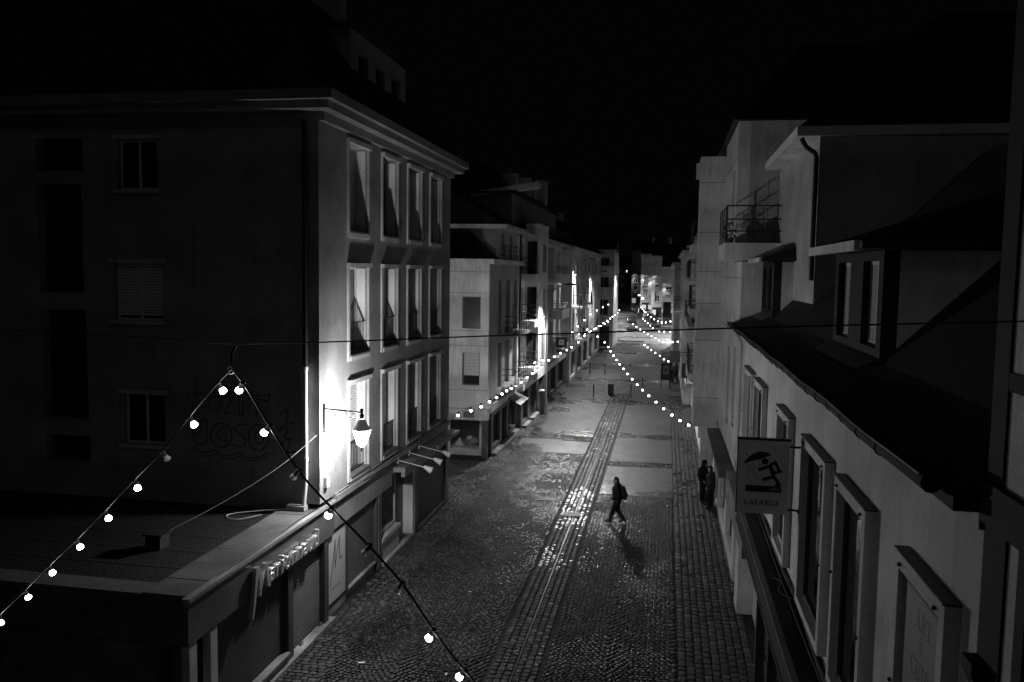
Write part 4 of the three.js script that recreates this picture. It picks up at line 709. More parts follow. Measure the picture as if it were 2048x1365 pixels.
const R3 = house('plain_house', 'pale plain house with plants on its balconies beyond the tower', 'x-', 1.95, -62, -44.01, 11.6, { floors: [[3.7, 6.0], [6.8, 8.8], [9.4, 11.0]], bays: [[-47.6, -46.4], [-51.6, -50.4], [-55.6, -54.4], [-59.6, -58.4]], wall: M.facadePale, rise: 2, shop: [[-48, -45, 0.3, 2.4], [-53, -49, 0.3, 2.4], [-60, -55, 0.3, 2.4]], chimneys: [[-52, 1]] });
for (const y of [3.6, 6.7, 9.3]) balcony(R3, 'x-', 1.95, -52, -46, y, 0.8, { bars: true });
for (const y of [6.7, 9.3]) balcony(R3, 'x-', 1.95, -60.2, -57.8, y, 0.7, { bars: true });
const R4 = house('shutter_house', 'white house with ribbed pilasters on the right before the crossing', 'x-', 1.35, -84, -62.01, 11.0, { floors: [[3.6, 5.8], [6.6, 8.6], [9, 10.5]], bays: [[-65.6, -64.4], [-69.6, -68.4], [-73.6, -72.4], [-77.6, -76.4], [-81.6, -80.4]], wall: M.facadeWhite, rise: 2, shop: [[-68, -63, 0.3, 2.4], [-75, -70, 0.3, 2.4], [-82, -77, 0.3, 2.4]], chimneys: [[-70, 0.8]] });
house('dark_house', 'dark fronted house last on the right before the crossing', 'x-', 0.75, -114, -84.01, 10.4, { floors: [[3.6, 5.8], [6.6, 8.6]], bays: [[-89.6, -88.4], [-95.6, -94.4], [-101.6, -100.4], [-107.6, -106.4]], wall: M.facadeMid, rise: 3, shop: [[-92, -86, 0.3, 2.4], [-103, -95, 0.3, 2.4], [-112, -106, 0.3, 2.4]], chimneys: [[-98, 0.8]] });
for (const [a, b, y] of [[-70, -68, 6.5], [-78, -76, 6.5], [-66, -64, 3.5], [-74, -72, 8.9]]) balcony(R4, 'x-', 1.35, a, b, y, 0.7, { bars: true });
part('pilaster', [-63, -67, -71, -75, -79, -83].map((z) => bx('x-', 1.35, z - 0.18, z + 0.18, 2.7, 10.8, 0.001, 0.12)), M.facadeWhite, R4);
// far side of the crossing
const far = [
  ['z+', -152, -0.9, 8, 10.5, 'far house with an awning right of the parked cars', M.facadeMid], ['z+', -178, -3.2, 4, 13, 'far house with a lit wall patch between the awning house and the tall house', M.facadePale], ['z+', -205, -6.3, -1, 14, 'far house with two lit wall patches where the road bends', M.facadePale], ['z+', -250, -10.4, -3, 16, 'farthest tall house on the right where the road bends', M.facadeMid],
  ['x+', -10.2, -178, -142, 10, 'far dark house left of the parked cars', M.facadeDark], ['x+', -14.5, -225, -178.01, 9.5, 'far low dark house on the left where the road bends', M.facadeDark],
];
const farHouses = [];
for (const [n, at, a0, a1, e, lab, w] of far) { const bays = [], shop = [], st = n === 'z+' ? 2.4 : 4.2; for (let a = a0 + 0.7; a < a1 - 1.6; a += st) { bays.push([a, a + 1.0]); shop.push([a - 0.4, a + 1.5, 0.3, 2.5]); } farHouses.push(house('far_house', lab, n, at, a0, a1, e, { floors: [[3.7, 5.8], [6.7, 8.6]], bays, wall: w, rise: 3, shop, chimneys: [[(a0 + a1) / 2, 0.8]] })); }
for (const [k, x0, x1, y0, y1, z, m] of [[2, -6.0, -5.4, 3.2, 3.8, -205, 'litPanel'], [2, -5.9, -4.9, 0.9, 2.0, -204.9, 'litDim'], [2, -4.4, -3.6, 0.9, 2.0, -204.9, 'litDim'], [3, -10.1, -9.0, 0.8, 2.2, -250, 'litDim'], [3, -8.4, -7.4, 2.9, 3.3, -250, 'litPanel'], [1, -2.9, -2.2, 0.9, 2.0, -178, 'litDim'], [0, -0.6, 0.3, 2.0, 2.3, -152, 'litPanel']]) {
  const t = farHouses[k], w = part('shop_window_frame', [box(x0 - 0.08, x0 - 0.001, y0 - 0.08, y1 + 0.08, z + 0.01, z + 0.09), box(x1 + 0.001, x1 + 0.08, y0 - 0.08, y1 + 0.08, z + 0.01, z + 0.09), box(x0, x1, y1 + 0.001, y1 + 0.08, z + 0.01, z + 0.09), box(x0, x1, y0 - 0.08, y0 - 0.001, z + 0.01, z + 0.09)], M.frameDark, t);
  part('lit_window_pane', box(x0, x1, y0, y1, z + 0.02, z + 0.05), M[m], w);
}
house('far_house', 'far house closing the end of the bending road', 'z+', -330, -34, -2, 12, { floors: [[3.7, 5.8], [7, 9]], bays: [[-28, -26.5], [-23, -21.5], [-18, -16.5], [-13, -11.5]], wall: M.facadeDark, rise: 4, depth: 12 });
for (const [lab, x, y, z, p] of [['wall lamp on the far house with an awning', -0.45, 8.0, -152, 30], ['wall lamp on the far house beside the awning house', -2.75, 9.2, -178, 20], ['left wall lamp of the far pale house at the bend', -5.8, 9.3, -205, 34], ['right wall lamp of the far pale house at the bend', -4.0, 8.6, -205, 34], ['wall lamp on the farthest tall house', -9.6, 9.3, -250, 30]]) {
  const t = thing('wall_lamp', lab, 'street lamp', [x, y, z]);
  part('arm', rod([x, y + 0.1, z], [x, y + 0.1, z + 0.5], 0.03), M.steel, t); lampHead(t, x, y, z + 0.6, 0.6);
  coneLight(t, [0, -0.06, 0.6], [0, -8, 0.55], p, 0.62, 4);
}
single('far_awning', hull([[-0.85, 3.3, -151.9], [5, 3.3, -151.9], [-0.85, 2.7, -150.2], [5, 2.7, -150.2], [-0.85, 3.2, -151.9], [5, 3.2, -151.9], [-0.85, 2.6, -150.2], [5, 2.6, -150.2]]), M.fasciaPale, 'pale sloping awning on the far house right of the parked cars', 'awning', undefined, [2, 3, -151.9]);
wallLamp('first wall lamp on the far dark house left of the cars', -10.1, 9.2, -152, 2.2, 700, 1);
wallLamp('second wall lamp on the far dark house left of the cars', -10.1, 9.0, -174, 1.6, 700, 1);
wallLamp('wall lamp on the far low dark house at the bend', -14.4, 8.8, -200, 1.6, 800, 1);
// tall lamps lighting the crossing
for (const [x, z, lab] of [[-14, -126, 'tall lamp post at the left of the crossing'], [5, -132, 'tall lamp post at the right of the crossing']]) {
  const t = thing('street_lamp', lab, 'street lamp', [x, 0, z]);
  part('pole', lathe([[0.12, 0], [0.1, 2], [0.06, 8.4], [0, 8.42]], 10).translate(x, 0, z), M.steel, t);
  part('arm', rod([x, 8.2, z], [x - Math.sign(x) * 1.5, 8.5, z], 0.035), M.steel, t);
  lampHead(t, x - Math.sign(x) * 1.9, 8.5, z); coneLight(t, [-Math.sign(x) * 1.9, 8.4, 0], [-Math.sign(x) * 6, 0, 0], 2300, 1.35);
}
for (const [x, y, z, lab] of [[-14.2, 10.2, -300, 'single far lamp on a mast beyond the road bend'], [-7, 10.6, -290, 'far triple lamp mast right of the road bend']]) {
  const t = thing('mast_lamp', lab, 'street lamp', [x, 0, z]); part('pole', rod([x, 0, z], [x, y - 0.3, z], 0.09), M.steel, t);
  const n = lab.includes('triple') ? [-1.6, 0, 1.6] : [0]; if (n.length > 1) part('crossbar', rod([x - 1.6, y - 0.3, z], [x + 1.6, y - 0.3, z], 0.06), M.steel, t);
  for (const d of n) part('lamp_globe', new THREE.SphereGeometry(0.34, 10, 8).translate(x + d, y, z), M.litPanel, t);
}

// ---------------------------------------------------------------- signs, bollards, bin on the street
function flag(name, label, x0, x1, y0, y1, z, m, wallX, ring) {
  const t = thing(name, label, 'sign', [wallX, y0, z]);
  part('board', box(x0, x1, y0, y1, z - 0.06, z), m, t); part('bracket', rod([x1, y1 - 0.1, z - 0.03], [wallX, y1 - 0.1, z - 0.03], 0.02), M.iron, t);
  if (ring) { const e = new THREE.TorusGeometry(0.2, 0.028, 6, 24).scale(0.62, 1.15, 0.2).applyMatrix4(new THREE.Matrix4().set(1, 0.3, 0, 0, 0, 1, 0, 0, 0, 0, 1, 0, 0, 0, 0, 1)).translate((x0 + x1) / 2, (y0 + y1) / 2, z + 0.004); part('letter', e, M.trimWhite, t); }
  return t;
}
flag('flag_sign', 'dark square sign with a slanted pale letter O by the tower', 0.9, 1.6, 3.9, 4.7, -46, M.fasciaDark, 1.95, true);
flag('flag_sign', 'plain dark sign board with a thin pale line below', 0.35, 1.05, 3.3, 4.1, -60, M.fascia, 1.95);
flag('flag_sign', 'dark sign with two pale star shapes on the far right wall', -0.4, 0.5, 4.4, 6.2, -100, M.fasciaDark, 0.75);
{
  const t = thing('street_map_stand', 'standing information board with a pale framed panel on the right pavement', 'sign', [0.1, 0, -70]);
  part('post', [box(-0.3, -0.22, 0, 2.2, -70.05, -69.97), box(0.42, 0.5, 0, 2.2, -70.05, -69.97)], M.iron, t); part('board', box(-0.219, 0.419, 0.75, 2.15, -70.04, -69.98), M.fasciaDark, t); part('panel', [box(-0.12, 0.32, 1.25, 1.95, -69.979, -69.97)], M.fasciaPale, t); part('panel_core', [box(-0.02, 0.08, 1.4, 1.8, -69.969, -69.963), box(0.12, 0.24, 1.4, 1.8, -69.969, -69.963)], M.fasciaDark, t);
}
{
  const proto = thing('bollard', 'slim dark metal bollard with a rounded cap on the left pavement', 'bollard', [0, 0, 0], 'bollards along the left pavement');
  part('post', lathe([[0.06, 0], [0.055, 0.04], [0.045, 0.06], [0.045, 0.86], [0.055, 0.88], [0.055, 0.94], [0.03, 1.0], [0, 1.01]], 10), M.iron, proto); part('base_plate', new THREE.CylinderGeometry(0.1, 0.1, 0.02, 10).translate(0, 0.012, 0), M.iron, proto);
  [[-6.9, -78.5], [-5.55, -79], [-5.3, -63.8], [-1.75, -69], [-2.5, -64.5]].forEach(([x, z], i) => { let o = proto; if (i) { o = proto.clone(); o.name = numbered('bollard'); scene.add(o); } o.position.set(x, 0, z); if (i > 2) { o.userData = { label: 'slim dark metal bollard standing right of the central channel', category: 'bollard', group: 'bollards right of the channel' }; } });
  const b = thing('litter_bin', 'round litter bin with a pale rim standing in the street', 'bin', [-4.1, 0, -65.5]);
  part('drum', lathe([[0.0, 0.02], [0.2, 0.02], [0.22, 0.1], [0.24, 0.85], [0.22, 0.86]], 14).translate(-4.1, 0, -65.5), M.fascia, b); part('rim', new THREE.TorusGeometry(0.24, 0.03, 6, 18).rotateX(Math.PI / 2).translate(-4.1, 0.87, -65.5), M.trimWhite, b); part('foot', new THREE.CylinderGeometry(0.12, 0.14, 0.05, 12).translate(-4.1, 0.03, -65.5), M.iron, b);
}
[[-7.0, -18.62, 0.16, 'crumpled pale paper strip on the setts below the roller shutter'], [-4.85, -18.49, 0.13, 'folded scrap of white paper on the setts left of the channel'], [-5.48, -23.57, 0.09, 'small pale paper scrap on the setts below the arm lamps'], [-2.59, -27.2, 0.07, 'tiny white paper scrap beside the channel'], [-5.9, -47.6, 0.2, 'pale flattened carton on the asphalt by the balcony house']].forEach(([x, z, l, lab], i) => single('paper_scrap', new THREE.PlaneGeometry(l, l * 0.5, 4, 2).rotateX(-Math.PI / 2).applyMatrix4(new THREE.Matrix4().makeRotationY(i * 1.3 + 0.3)).translate(x, 0.03, z), M.trimWhite, lab, 'litter', undefined, [x, 0.02, z]));
// ---------------------------------------------------------------- overhead wire and string lights
single('overhead_wire', tube([[-9.5, 8.84, -8.3], [-7.17, 8.83, -7.6], [-4.67, 8.85, -6.9], [-3.51, 8.87, -6.4], [-1.17, 9.04, -5.9], [0.45, 9.17, -5.4], [2.19, 9.29, -4.93]], 0.0052, 80, 6), M.cable, 'thin dark wire stretched across the street above the string lights', 'wire');
single('twisted_wire', tube([[-8.66, 5.35, -20.3], [-9.3, 4.62, -19.2], [-10.2, 3.95, -18], [-11.1, 3.44, -16.62]], 0.0065, 40, 5), M.pipe, 'pale twisted wire running from the lantern down to the flat roof', 'wire');
function bulbGeo(s) { return lathe([[0, -1.35], [0.5, -1.28], [0.9, -0.95], [1.0, -0.5], [0.8, 0], [0.55, 0.35], [0.5, 0.5], [0, 0.5]], 18).scale(s, s, s); }
function festoon(label, path, spacing, s, o = {}) {
  const curve = new THREE.CatmullRomCurve3(path.map((p) => new THREE.Vector3(...p))), b = path[0];
  const t = thing('string_lights', label, 'string lights', b, o.group);
  const len = curve.getLength(), n = o.at ? o.at.length : Math.max(2, Math.round(len / spacing));
  part('cable', new THREE.TubeGeometry(curve, Math.max(40, n * 4), o.r ?? 0.008, 6), M.cable, t);
  const gs = bulbGeo(s), gh = new THREE.CylinderGeometry(0.62 * s, 0.68 * s, 1.5 * s, 8).translate(0, 1.1 * s, 0), hub = new THREE.SphereGeometry(0.75 * s, 8, 6).translate(0, 1.9 * s, 0), hg = J([gh, hub]);
  for (let i = 0; i < n; i++) {
    const p = o.at ? new THREE.Vector3(...o.at[i]) : curve.getPointAt((i + 0.5) / n).add(new THREE.Vector3(0, -1.9 * s, 0));
    const h = new THREE.Mesh(hg, M.rubber); h.name = 'lamp_holder'; h.position.set(p.x - b[0], p.y - b[1] + (o.at ? 0.45 * s : 0), p.z - b[2]); h.rotation.set(rr(-0.2, 0.2), 0, o.tilt ? o.tilt + rr(-0.15, 0.15) : rr(-0.3, 0.3)); t.add(h);
    const off = (o.off ?? []).includes(i), bb = new THREE.Mesh(gs, off ? M.bulbOff : o.near ? M.bulb : M.bulbFar); bb.name = 'bulb'; h.add(bb); h.castShadow = true;
    if (o.near && !off) { const L = new THREE.PointLight(0xffffff, 0.07); L.position.y = -0.4 * s; L.castShadow = true; L.name = 'bulb_light'; h.add(L); }
  }
  return t;
}
{
  const hook = [-3.54, 8.66, -6.4], A = [[-6.93, 5.66, -7.60], [-6.46, 6.04, -7.45], [-6.04, 6.39, -7.30], [-5.60, 6.74, -7.15], [-5.17, 7.10, -7.00], [-4.75, 7.46, -6.85], [-4.35, 7.79, -6.70], [-3.99, 8.14, -6.55], [-3.63, 8.47, -6.40]];
  const B = [[-3.47, 8.48, -6.40], [-3.23, 8.14, -6.37], [-2.96, 7.79, -6.34], [-2.65, 7.50, -6.31], [-2.33, 7.22, -6.29], [-2.04, 6.94, -6.26], [-1.77, 6.59, -6.23], [-1.51, 6.31, -6.20]];
  festoon('string of clear bulbs dropping left from the wire hook over the flat roof', [hook, ...[...A].reverse().map((p) => [p[0] - 0.045, p[1] + 0.055, p[2]]), [-7.6, 5.2, -7.8]], 0.4, 0.031, { at: A, near: true, off: [6], tilt: 0.55, r: 0.0065, group: undefined });
  festoon('string of bulbs on thick black cable dropping right from the wire hook', [hook, ...B.map((p) => [p[0] + 0.045, p[1] + 0.045, p[2]]), [-1.01, 6.0, -6.1], [-0.4, 5.7, -6.0]], 0.4, 0.031, { at: B, near: true, off: [2, 4, 5], tilt: -0.6, r: 0.0095 });
  const t = thing('wire_hook', 'small metal hook and ring joining the bulb strings to the wire', 'hook', [-3.52, 8.7, -6.4]);
  part('strap', tube([[-3.5, 8.86, -6.4], [-3.53, 8.78, -6.39], [-3.54, 8.68, -6.4]], 0.012, 12, 6), M.iron, t); part('ring', new THREE.TorusGeometry(0.03, 0.007, 6, 14).translate(-3.54, 8.65, -6.38), M.steel, t);
}
const lines = [
  ['string of round bulbs from the grey house corner along the left shops', [[-8.68, 3.5, -33.4], [-8.43, 3.56, -34.5], [-8.18, 3.5, -36.5], [-8.01, 3.52, -39], [-8.04, 3.44, -43], [-8.06, 3.32, -45.5], [-7.84, 3.54, -49], [-7.65, 3.65, -53]], 1.4],
  ['string of bulbs crossing from the tower down over the street channel', [[1.29, 3.14, -36], [0.96, 2.99, -38], [0.66, 2.81, -40], [-0.06, 2.68, -44], [-0.84, 2.7, -48], [-1.76, 2.74, -53], [-2.85, 2.95, -59], [-4.04, 3.24, -66], [-5.4, 3.8, -73], [-7.6, 4.7, -77]], 2.2],
  ['short string of bulbs under the white balconies', [[-8.3, 4.2, -50.3], [-8.05, 4.05, -51], [-7.8, 3.95, -53.2], [-7.7, 3.7, -56], [-7.6, 3.75, -58.5], [-7.1, 3.85, -66]], 2.4],
  ['string of bulbs rising along the ribbed house front', [[-7.84, 4.76, -72], [-7.75, 4.93, -78], [-7.7, 5.29, -84], [-7.4, 5.61, -95], [-6.63, 5.94, -112]], 5.5],
  ['upper string of bulbs from the balconies to the crossing', [[-7.54, 5.0, -66], [-7.47, 4.2, -74], [-7.24, 3.9, -84], [-6.98, 3.81, -96], [-6.84, 3.81, -112], [-6.9, 4.2, -128]], 4.6],
  ['middle string of bulbs along the left pavement to the crossing', [[-7.04, 3.85, -66], [-6.94, 4.2, -73], [-6.83, 4.2, -82], [-6.52, 4.3, -95], [-6.47, 4.3, -110]], 4.2],
  ['string of bulbs along the dark right house to the parked cars', [[-4.55, 3.8, -150], [-2.89, 3.6, -128], [-1.83, 3.45, -118], [-0.52, 3.65, -105], [0.7, 4.6, -92]], 5.5],
  ['string of bulbs low above the right end of the crossing', [[-3.67, 2.9, -130], [-2.03, 2.8, -112], [-1.04, 2.95, -100], [0.7, 3.9, -84.5]], 5.2],
  ['string of bulbs sagging across the street before the crossing', [[-4.88, 2.6, -120], [-2.6, 2.3, -106], [-1.13, 2.45, -95], [-0.32, 2.65, -88], [1.3, 3.8, -74]], 3.8],
  ['string of bulbs sagging towards the standing information board', [[-2.52, 1.7, -96], [-1.42, 1.72, -88], [-0.5, 1.75, -82], [0.26, 1.85, -76], [1.3, 3.2, -68]], 3.0],
];
lines.forEach(([lab, p, sp], i) => festoon(lab, p, sp, i < 2 ? 0.058 : 0.062));
for (const [x, z] of [[-8.6, -33.3]]) single('cable_coil', [0, 1, 2, 3].map((i) => new THREE.TorusGeometry(0.13 + i * 0.015, 0.014, 5, 18).rotateX(Math.PI / 2 + 0.3 * i).translate(x - 0.02 + i * 0.015, 3.5 + i * 0.02, z + 0.35)), M.pipe, 'coil of spare cable on the ledge at the grey house corner', 'cable', undefined, [x, 3.45, z + 0.35]);

// ---------------------------------------------------------------- parked cars
function car(m) {
  const t = new THREE.Group();
  const prof = [[-2.05, 0.35], [-2.1, 0.75], [-1.95, 0.95], [-1.75, 1.0], [-1.35, 1.42], [-0.3, 1.5], [0.35, 1.42], [0.95, 0.98], [1.75, 0.85], [2.02, 0.7], [2.05, 0.35]];
  const s = new THREE.Shape(); prof.forEach((p, i) => i ? s.lineTo(...p) : s.moveTo(...p)); s.closePath();
  const g = new THREE.ExtrudeGeometry(s, { depth: 1.5, bevelEnabled: true, bevelSize: 0.07, bevelThickness: 0.12, bevelSegments: 3 }).translate(0, 0, -0.75).rotateY(-Math.PI / 2);
  { const p = g.attributes.position; for (let i = 0; i < p.count; i++) if (p.getY(i) > 1.0) p.setX(i, p.getX(i) * (1 - 0.3 * (p.getY(i) - 1.0))); g.computeVertexNormals(); }
  part('body', g, m, t);
  const glass = (pts) => hull(pts);
  part('rear_window', glass([[-0.62, 1.05, -1.86], [0.62, 1.05, -1.86], [-0.54, 1.42, -1.5], [0.54, 1.42, -1.5], [-0.6, 1.05, -1.7], [0.6, 1.05, -1.7]]), M.carGlass, t);
  part('windscreen', glass([[-0.64, 1.04, 1.02], [0.64, 1.04, 1.02], [-0.54, 1.42, 0.5], [0.54, 1.42, 0.5], [-0.6, 1.04, 0.86], [0.6, 1.04, 0.86]]), M.carGlass, t);
  for (const k of [-1, 1]) part('side_window', hull([[k * 0.88, 1.03, -1.3], [k * 0.88, 1.03, 0.7], [k * 0.78, 1.4, -1.0], [k * 0.78, 1.4, 0.3], [k * 0.7, 1.03, -1.3], [k * 0.7, 1.4, 0.3]]), M.carGlass, t);
  for (const k of [-1, 1]) for (const z of [-1.3, 1.28]) { const w = part('wheel', new THREE.CylinderGeometry(0.32, 0.32, 0.2, 16).rotateZ(Math.PI / 2).translate(k * 0.78, 0.32, z), M.rubber, t); part('rim', new THREE.CylinderGeometry(0.19, 0.19, 0.03, 12).rotateZ(Math.PI / 2).translate(k * 0.89, 0.32, z), M.steel, w); }
  for (const k of [-1, 1]) { part('tail_light', box(k * 0.62 - 0.13, k * 0.62 + 0.13, 0.72, 0.9, -2.2, -2.1), M.paneGrey, t); part('headlight', box(k * 0.6 - 0.16, k * 0.6 + 0.16, 0.62, 0.76, 2.0, 2.12), M.steel, t); }
  part('number_plate', box(-0.26, 0.26, 0.5, 0.61, -2.19, -2.175), M.trimWhite, t); part('bumper', box(-0.8, 0.8, 0.33, 0.48, -2.21, -2.1), M.rubber, t);
  return t;
}
{
  const dark = car(M.carPaint), pale = car(M.carPaintPale);
  const put = (p, x, z, a, lab, group) => { const c = p.clone(); c.name = numbered('parked_car'); c.position.set(x, 0.003, z); c.rotation.y = a; meta(c, lab, 'car', group); scene.add(c); };
  put(dark, -5.7, -143.5, 0.06, 'dark hatchback parked nearest the kiosk at the head of the left row');
  for (const [x, z] of [[-6.0, -149.5], [-6.3, -155.5]]) put(dark, x, z, 0.06, 'dark car parked in the row behind the dark hatchback', 'cars in the left row');
  for (const [x, z, p] of [[-2.2, -152, dark], [-2.5, -158, dark], [-2.9, -164, dark], [-3.3, -171, dark], [-4.0, -179, pale], [-4.8, -187, dark], [-5.6, -195, pale], [-6.6, -204, dark], [-8, -214, pale]]) put(p, x, z, 0.1, p === dark ? 'dark car parked nose to tail along the right kerb' : 'pale car parked nose to tail along the right kerb', p === dark ? 'dark cars along the right kerb' : 'pale cars along the right kerb');
}
// low wall and rails at the crossing
single('kerb_island', hull([[-6.8, 0, -117.6], [-3.0, 0, -117.6], [-6.8, 0.14, -117.6], [-3.0, 0.14, -117.6], [-6.8, 0, -118.3], [-3.0, 0, -118.3], [-6.8, 0.14, -118.3], [-3.0, 0.14, -118.3]]), M.asphaltDark, 'low dark kerb island at the mouth of the pedestrian street', 'kerb', undefined, [-5, 0, -118]);

// balcony plants
function plant(label, x, y, z, r, h) {
  const t = thing('balcony_plant', label, 'plant', [x, y, z]), g = [];
  part('pot', new THREE.CylinderGeometry(0.16, 0.12, 0.26, 10).translate(x, y + 0.13, z), M.concrete, t);
  for (let i = 0; i < 140; i++) { const a = rr(0, 6.28), q = Math.sqrt(rnd()) * r, l = new THREE.CircleGeometry(rr(0.03, 0.06), 5).scale(0.6, 1, 1).rotateX(rr(0, 3)).rotateY(rr(0, 6)); g.push(l.translate(x + Math.cos(a) * q, y + 0.26 + rnd() * h, z + Math.sin(a) * q)); }
  part('foliage', g, M.leaf, t);
}
plant('bushy plant on the lower balcony beyond the tower', 1.5, 3.62, -47, 0.4, 0.9); plant('bushy plant on the upper balcony beyond the tower', 1.5, 6.72, -49, 0.4, 0.8); plant('small plant on the tower house terrace', 1.95, 10.46, -28.6, 0.25, 0.5);

// ---------------------------------------------------------------- people
function sdfMesh(prims, k, cell) {
  let lo = [9, 9, 9], hi = [-9, -9, -9];
  for (const p of prims) for (const [c, r] of [[p[0], p[2]], [p[1], p[3]]]) for (let i = 0; i < 3; i++) { lo[i] = Math.min(lo[i], c[i] - r - 3 * cell); hi[i] = Math.max(hi[i], c[i] + r + 3 * cell); }
  const N = [0, 1, 2].map((i) => Math.ceil((hi[i] - lo[i]) / cell) + 1), F = new Float32Array(N[0] * N[1] * N[2]);
  const pre = prims.map(([a, b, ra, rb]) => { const d = [b[0] - a[0], b[1] - a[1], b[2] - a[2]]; return [a, d, Math.max(1e-9, d[0] ** 2 + d[1] ** 2 + d[2] ** 2), ra, rb]; });
  const f = (x, y, z) => { let s = 9; for (const [a, d, q, ra, rb] of pre) { const px = x - a[0], py = y - a[1], pz = z - a[2], t = Math.max(0, Math.min(1, (px * d[0] + py * d[1] + pz * d[2]) / q)); const v = Math.hypot(px - t * d[0], py - t * d[1], pz - t * d[2]) - (ra + (rb - ra) * t); const h = Math.max(0, k - Math.abs(s - v)) / k; s = Math.min(s, v) - h * h * k * 0.25; } return s; };
  const id = (i, j, l) => (l * N[1] + j) * N[0] + i;
  for (let l = 0; l < N[2]; l++) for (let j = 0; j < N[1]; j++) for (let i = 0; i < N[0]; i++) F[id(i, j, l)] = f(lo[0] + i * cell, lo[1] + j * cell, lo[2] + l * cell);
  const V = [], I = [], vi = new Int32Array(F.length).fill(-1);
  const C = [[0, 0, 0], [1, 0, 0], [0, 1, 0], [1, 1, 0], [0, 0, 1], [1, 0, 1], [0, 1, 1], [1, 1, 1]], Ed = [[0, 1], [2, 3], [4, 5], [6, 7], [0, 2], [1, 3], [4, 6], [5, 7], [0, 4], [1, 5], [2, 6], [3, 7]];
  for (let l = 0; l < N[2] - 1; l++) for (let j = 0; j < N[1] - 1; j++) for (let i = 0; i < N[0] - 1; i++) {
    const v = C.map((c) => F[id(i + c[0], j + c[1], l + c[2])]); let neg = 0; for (const q of v) if (q < 0) neg++; if (!neg || neg === 8) continue;
    let x = 0, y = 0, z = 0, n = 0; for (const [a, b] of Ed) if ((v[a] < 0) !== (v[b] < 0)) { const t = v[a] / (v[a] - v[b]); x += C[a][0] + t * (C[b][0] - C[a][0]); y += C[a][1] + t * (C[b][1] - C[a][1]); z += C[a][2] + t * (C[b][2] - C[a][2]); n++; }
    vi[id(i, j, l)] = V.length / 3; V.push(lo[0] + (i + x / n) * cell, lo[1] + (j + y / n) * cell, lo[2] + (l + z / n) * cell);
  }
  const quad = (a, b, c, d, flip) => { if (a < 0 || b < 0 || c < 0 || d < 0) return; flip ? I.push(a, c, b, a, d, c) : I.push(a, b, c, a, c, d); };
  for (let l = 1; l < N[2] - 1; l++) for (let j = 1; j < N[1] - 1; j++) for (let i = 1; i < N[0] - 1; i++) {
    const s = F[id(i, j, l)] < 0;
    if (s !== F[id(i + 1, j, l)] < 0) quad(vi[id(i, j - 1, l - 1)], vi[id(i, j, l - 1)], vi[id(i, j, l)], vi[id(i, j - 1, l)], !s);
    if (s !== F[id(i, j + 1, l)] < 0) quad(vi[id(i - 1, j, l - 1)], vi[id(i - 1, j, l)], vi[id(i, j, l)], vi[id(i, j, l - 1)], !s);
    if (s !== F[id(i, j, l + 1)] < 0) quad(vi[id(i - 1, j - 1, l)], vi[id(i, j - 1, l)], vi[id(i, j, l)], vi[id(i - 1, j, l)], !s);
  }
  const g = new THREE.BufferGeometry(); g.setAttribute('position', new THREE.Float32BufferAttribute(V, 3)); g.setIndex(I); g.computeVertexNormals(); return g;
}
function handPrims(w, e, s) {           // relaxed hand hanging on from the forearm e -> w ; s = thumb side (towards +z of the body)
  const d = [w[0] - e[0], w[1] - e[1], w[2] - e[2]], n = Math.hypot(...d), u = d.map((c) => c / n), at = (k, z, x = 0) => [w[0] + u[0] * k + x, w[1] + u[1] * k + z * 0.3 * (u[2] > 0.5 ? 1 : 0), w[2] + u[2] * k + z * (u[2] > 0.5 ? 0.6 : 1)], o = [];
  o.push([at(0, 0), at(0.085, 0.018), 0.028, 0.022], [at(0.02, -0.012), at(0.085, -0.02), 0.022, 0.02]);
  [[0.033, 0.075], [0.011, 0.085], [-0.011, 0.08], [-0.033, 0.062]].forEach(([z, l], i) => { o.push([at(0.085, z), at(0.085 + l * 0.55, z, s * 0.008), 0.0095, 0.009], [at(0.085 + l * 0.55, z, s * 0.008), at(0.085 + l * 0.95, z - 0.004, s * 0.03), 0.009, 0.0075]); });
  o.push([at(0.02, 0.03), at(0.06, 0.055, s * 0.012), 0.012, 0.011], [at(0.06, 0.055, s * 0.012), at(0.095, 0.06, s * 0.022), 0.011, 0.009]);
  return o;
}
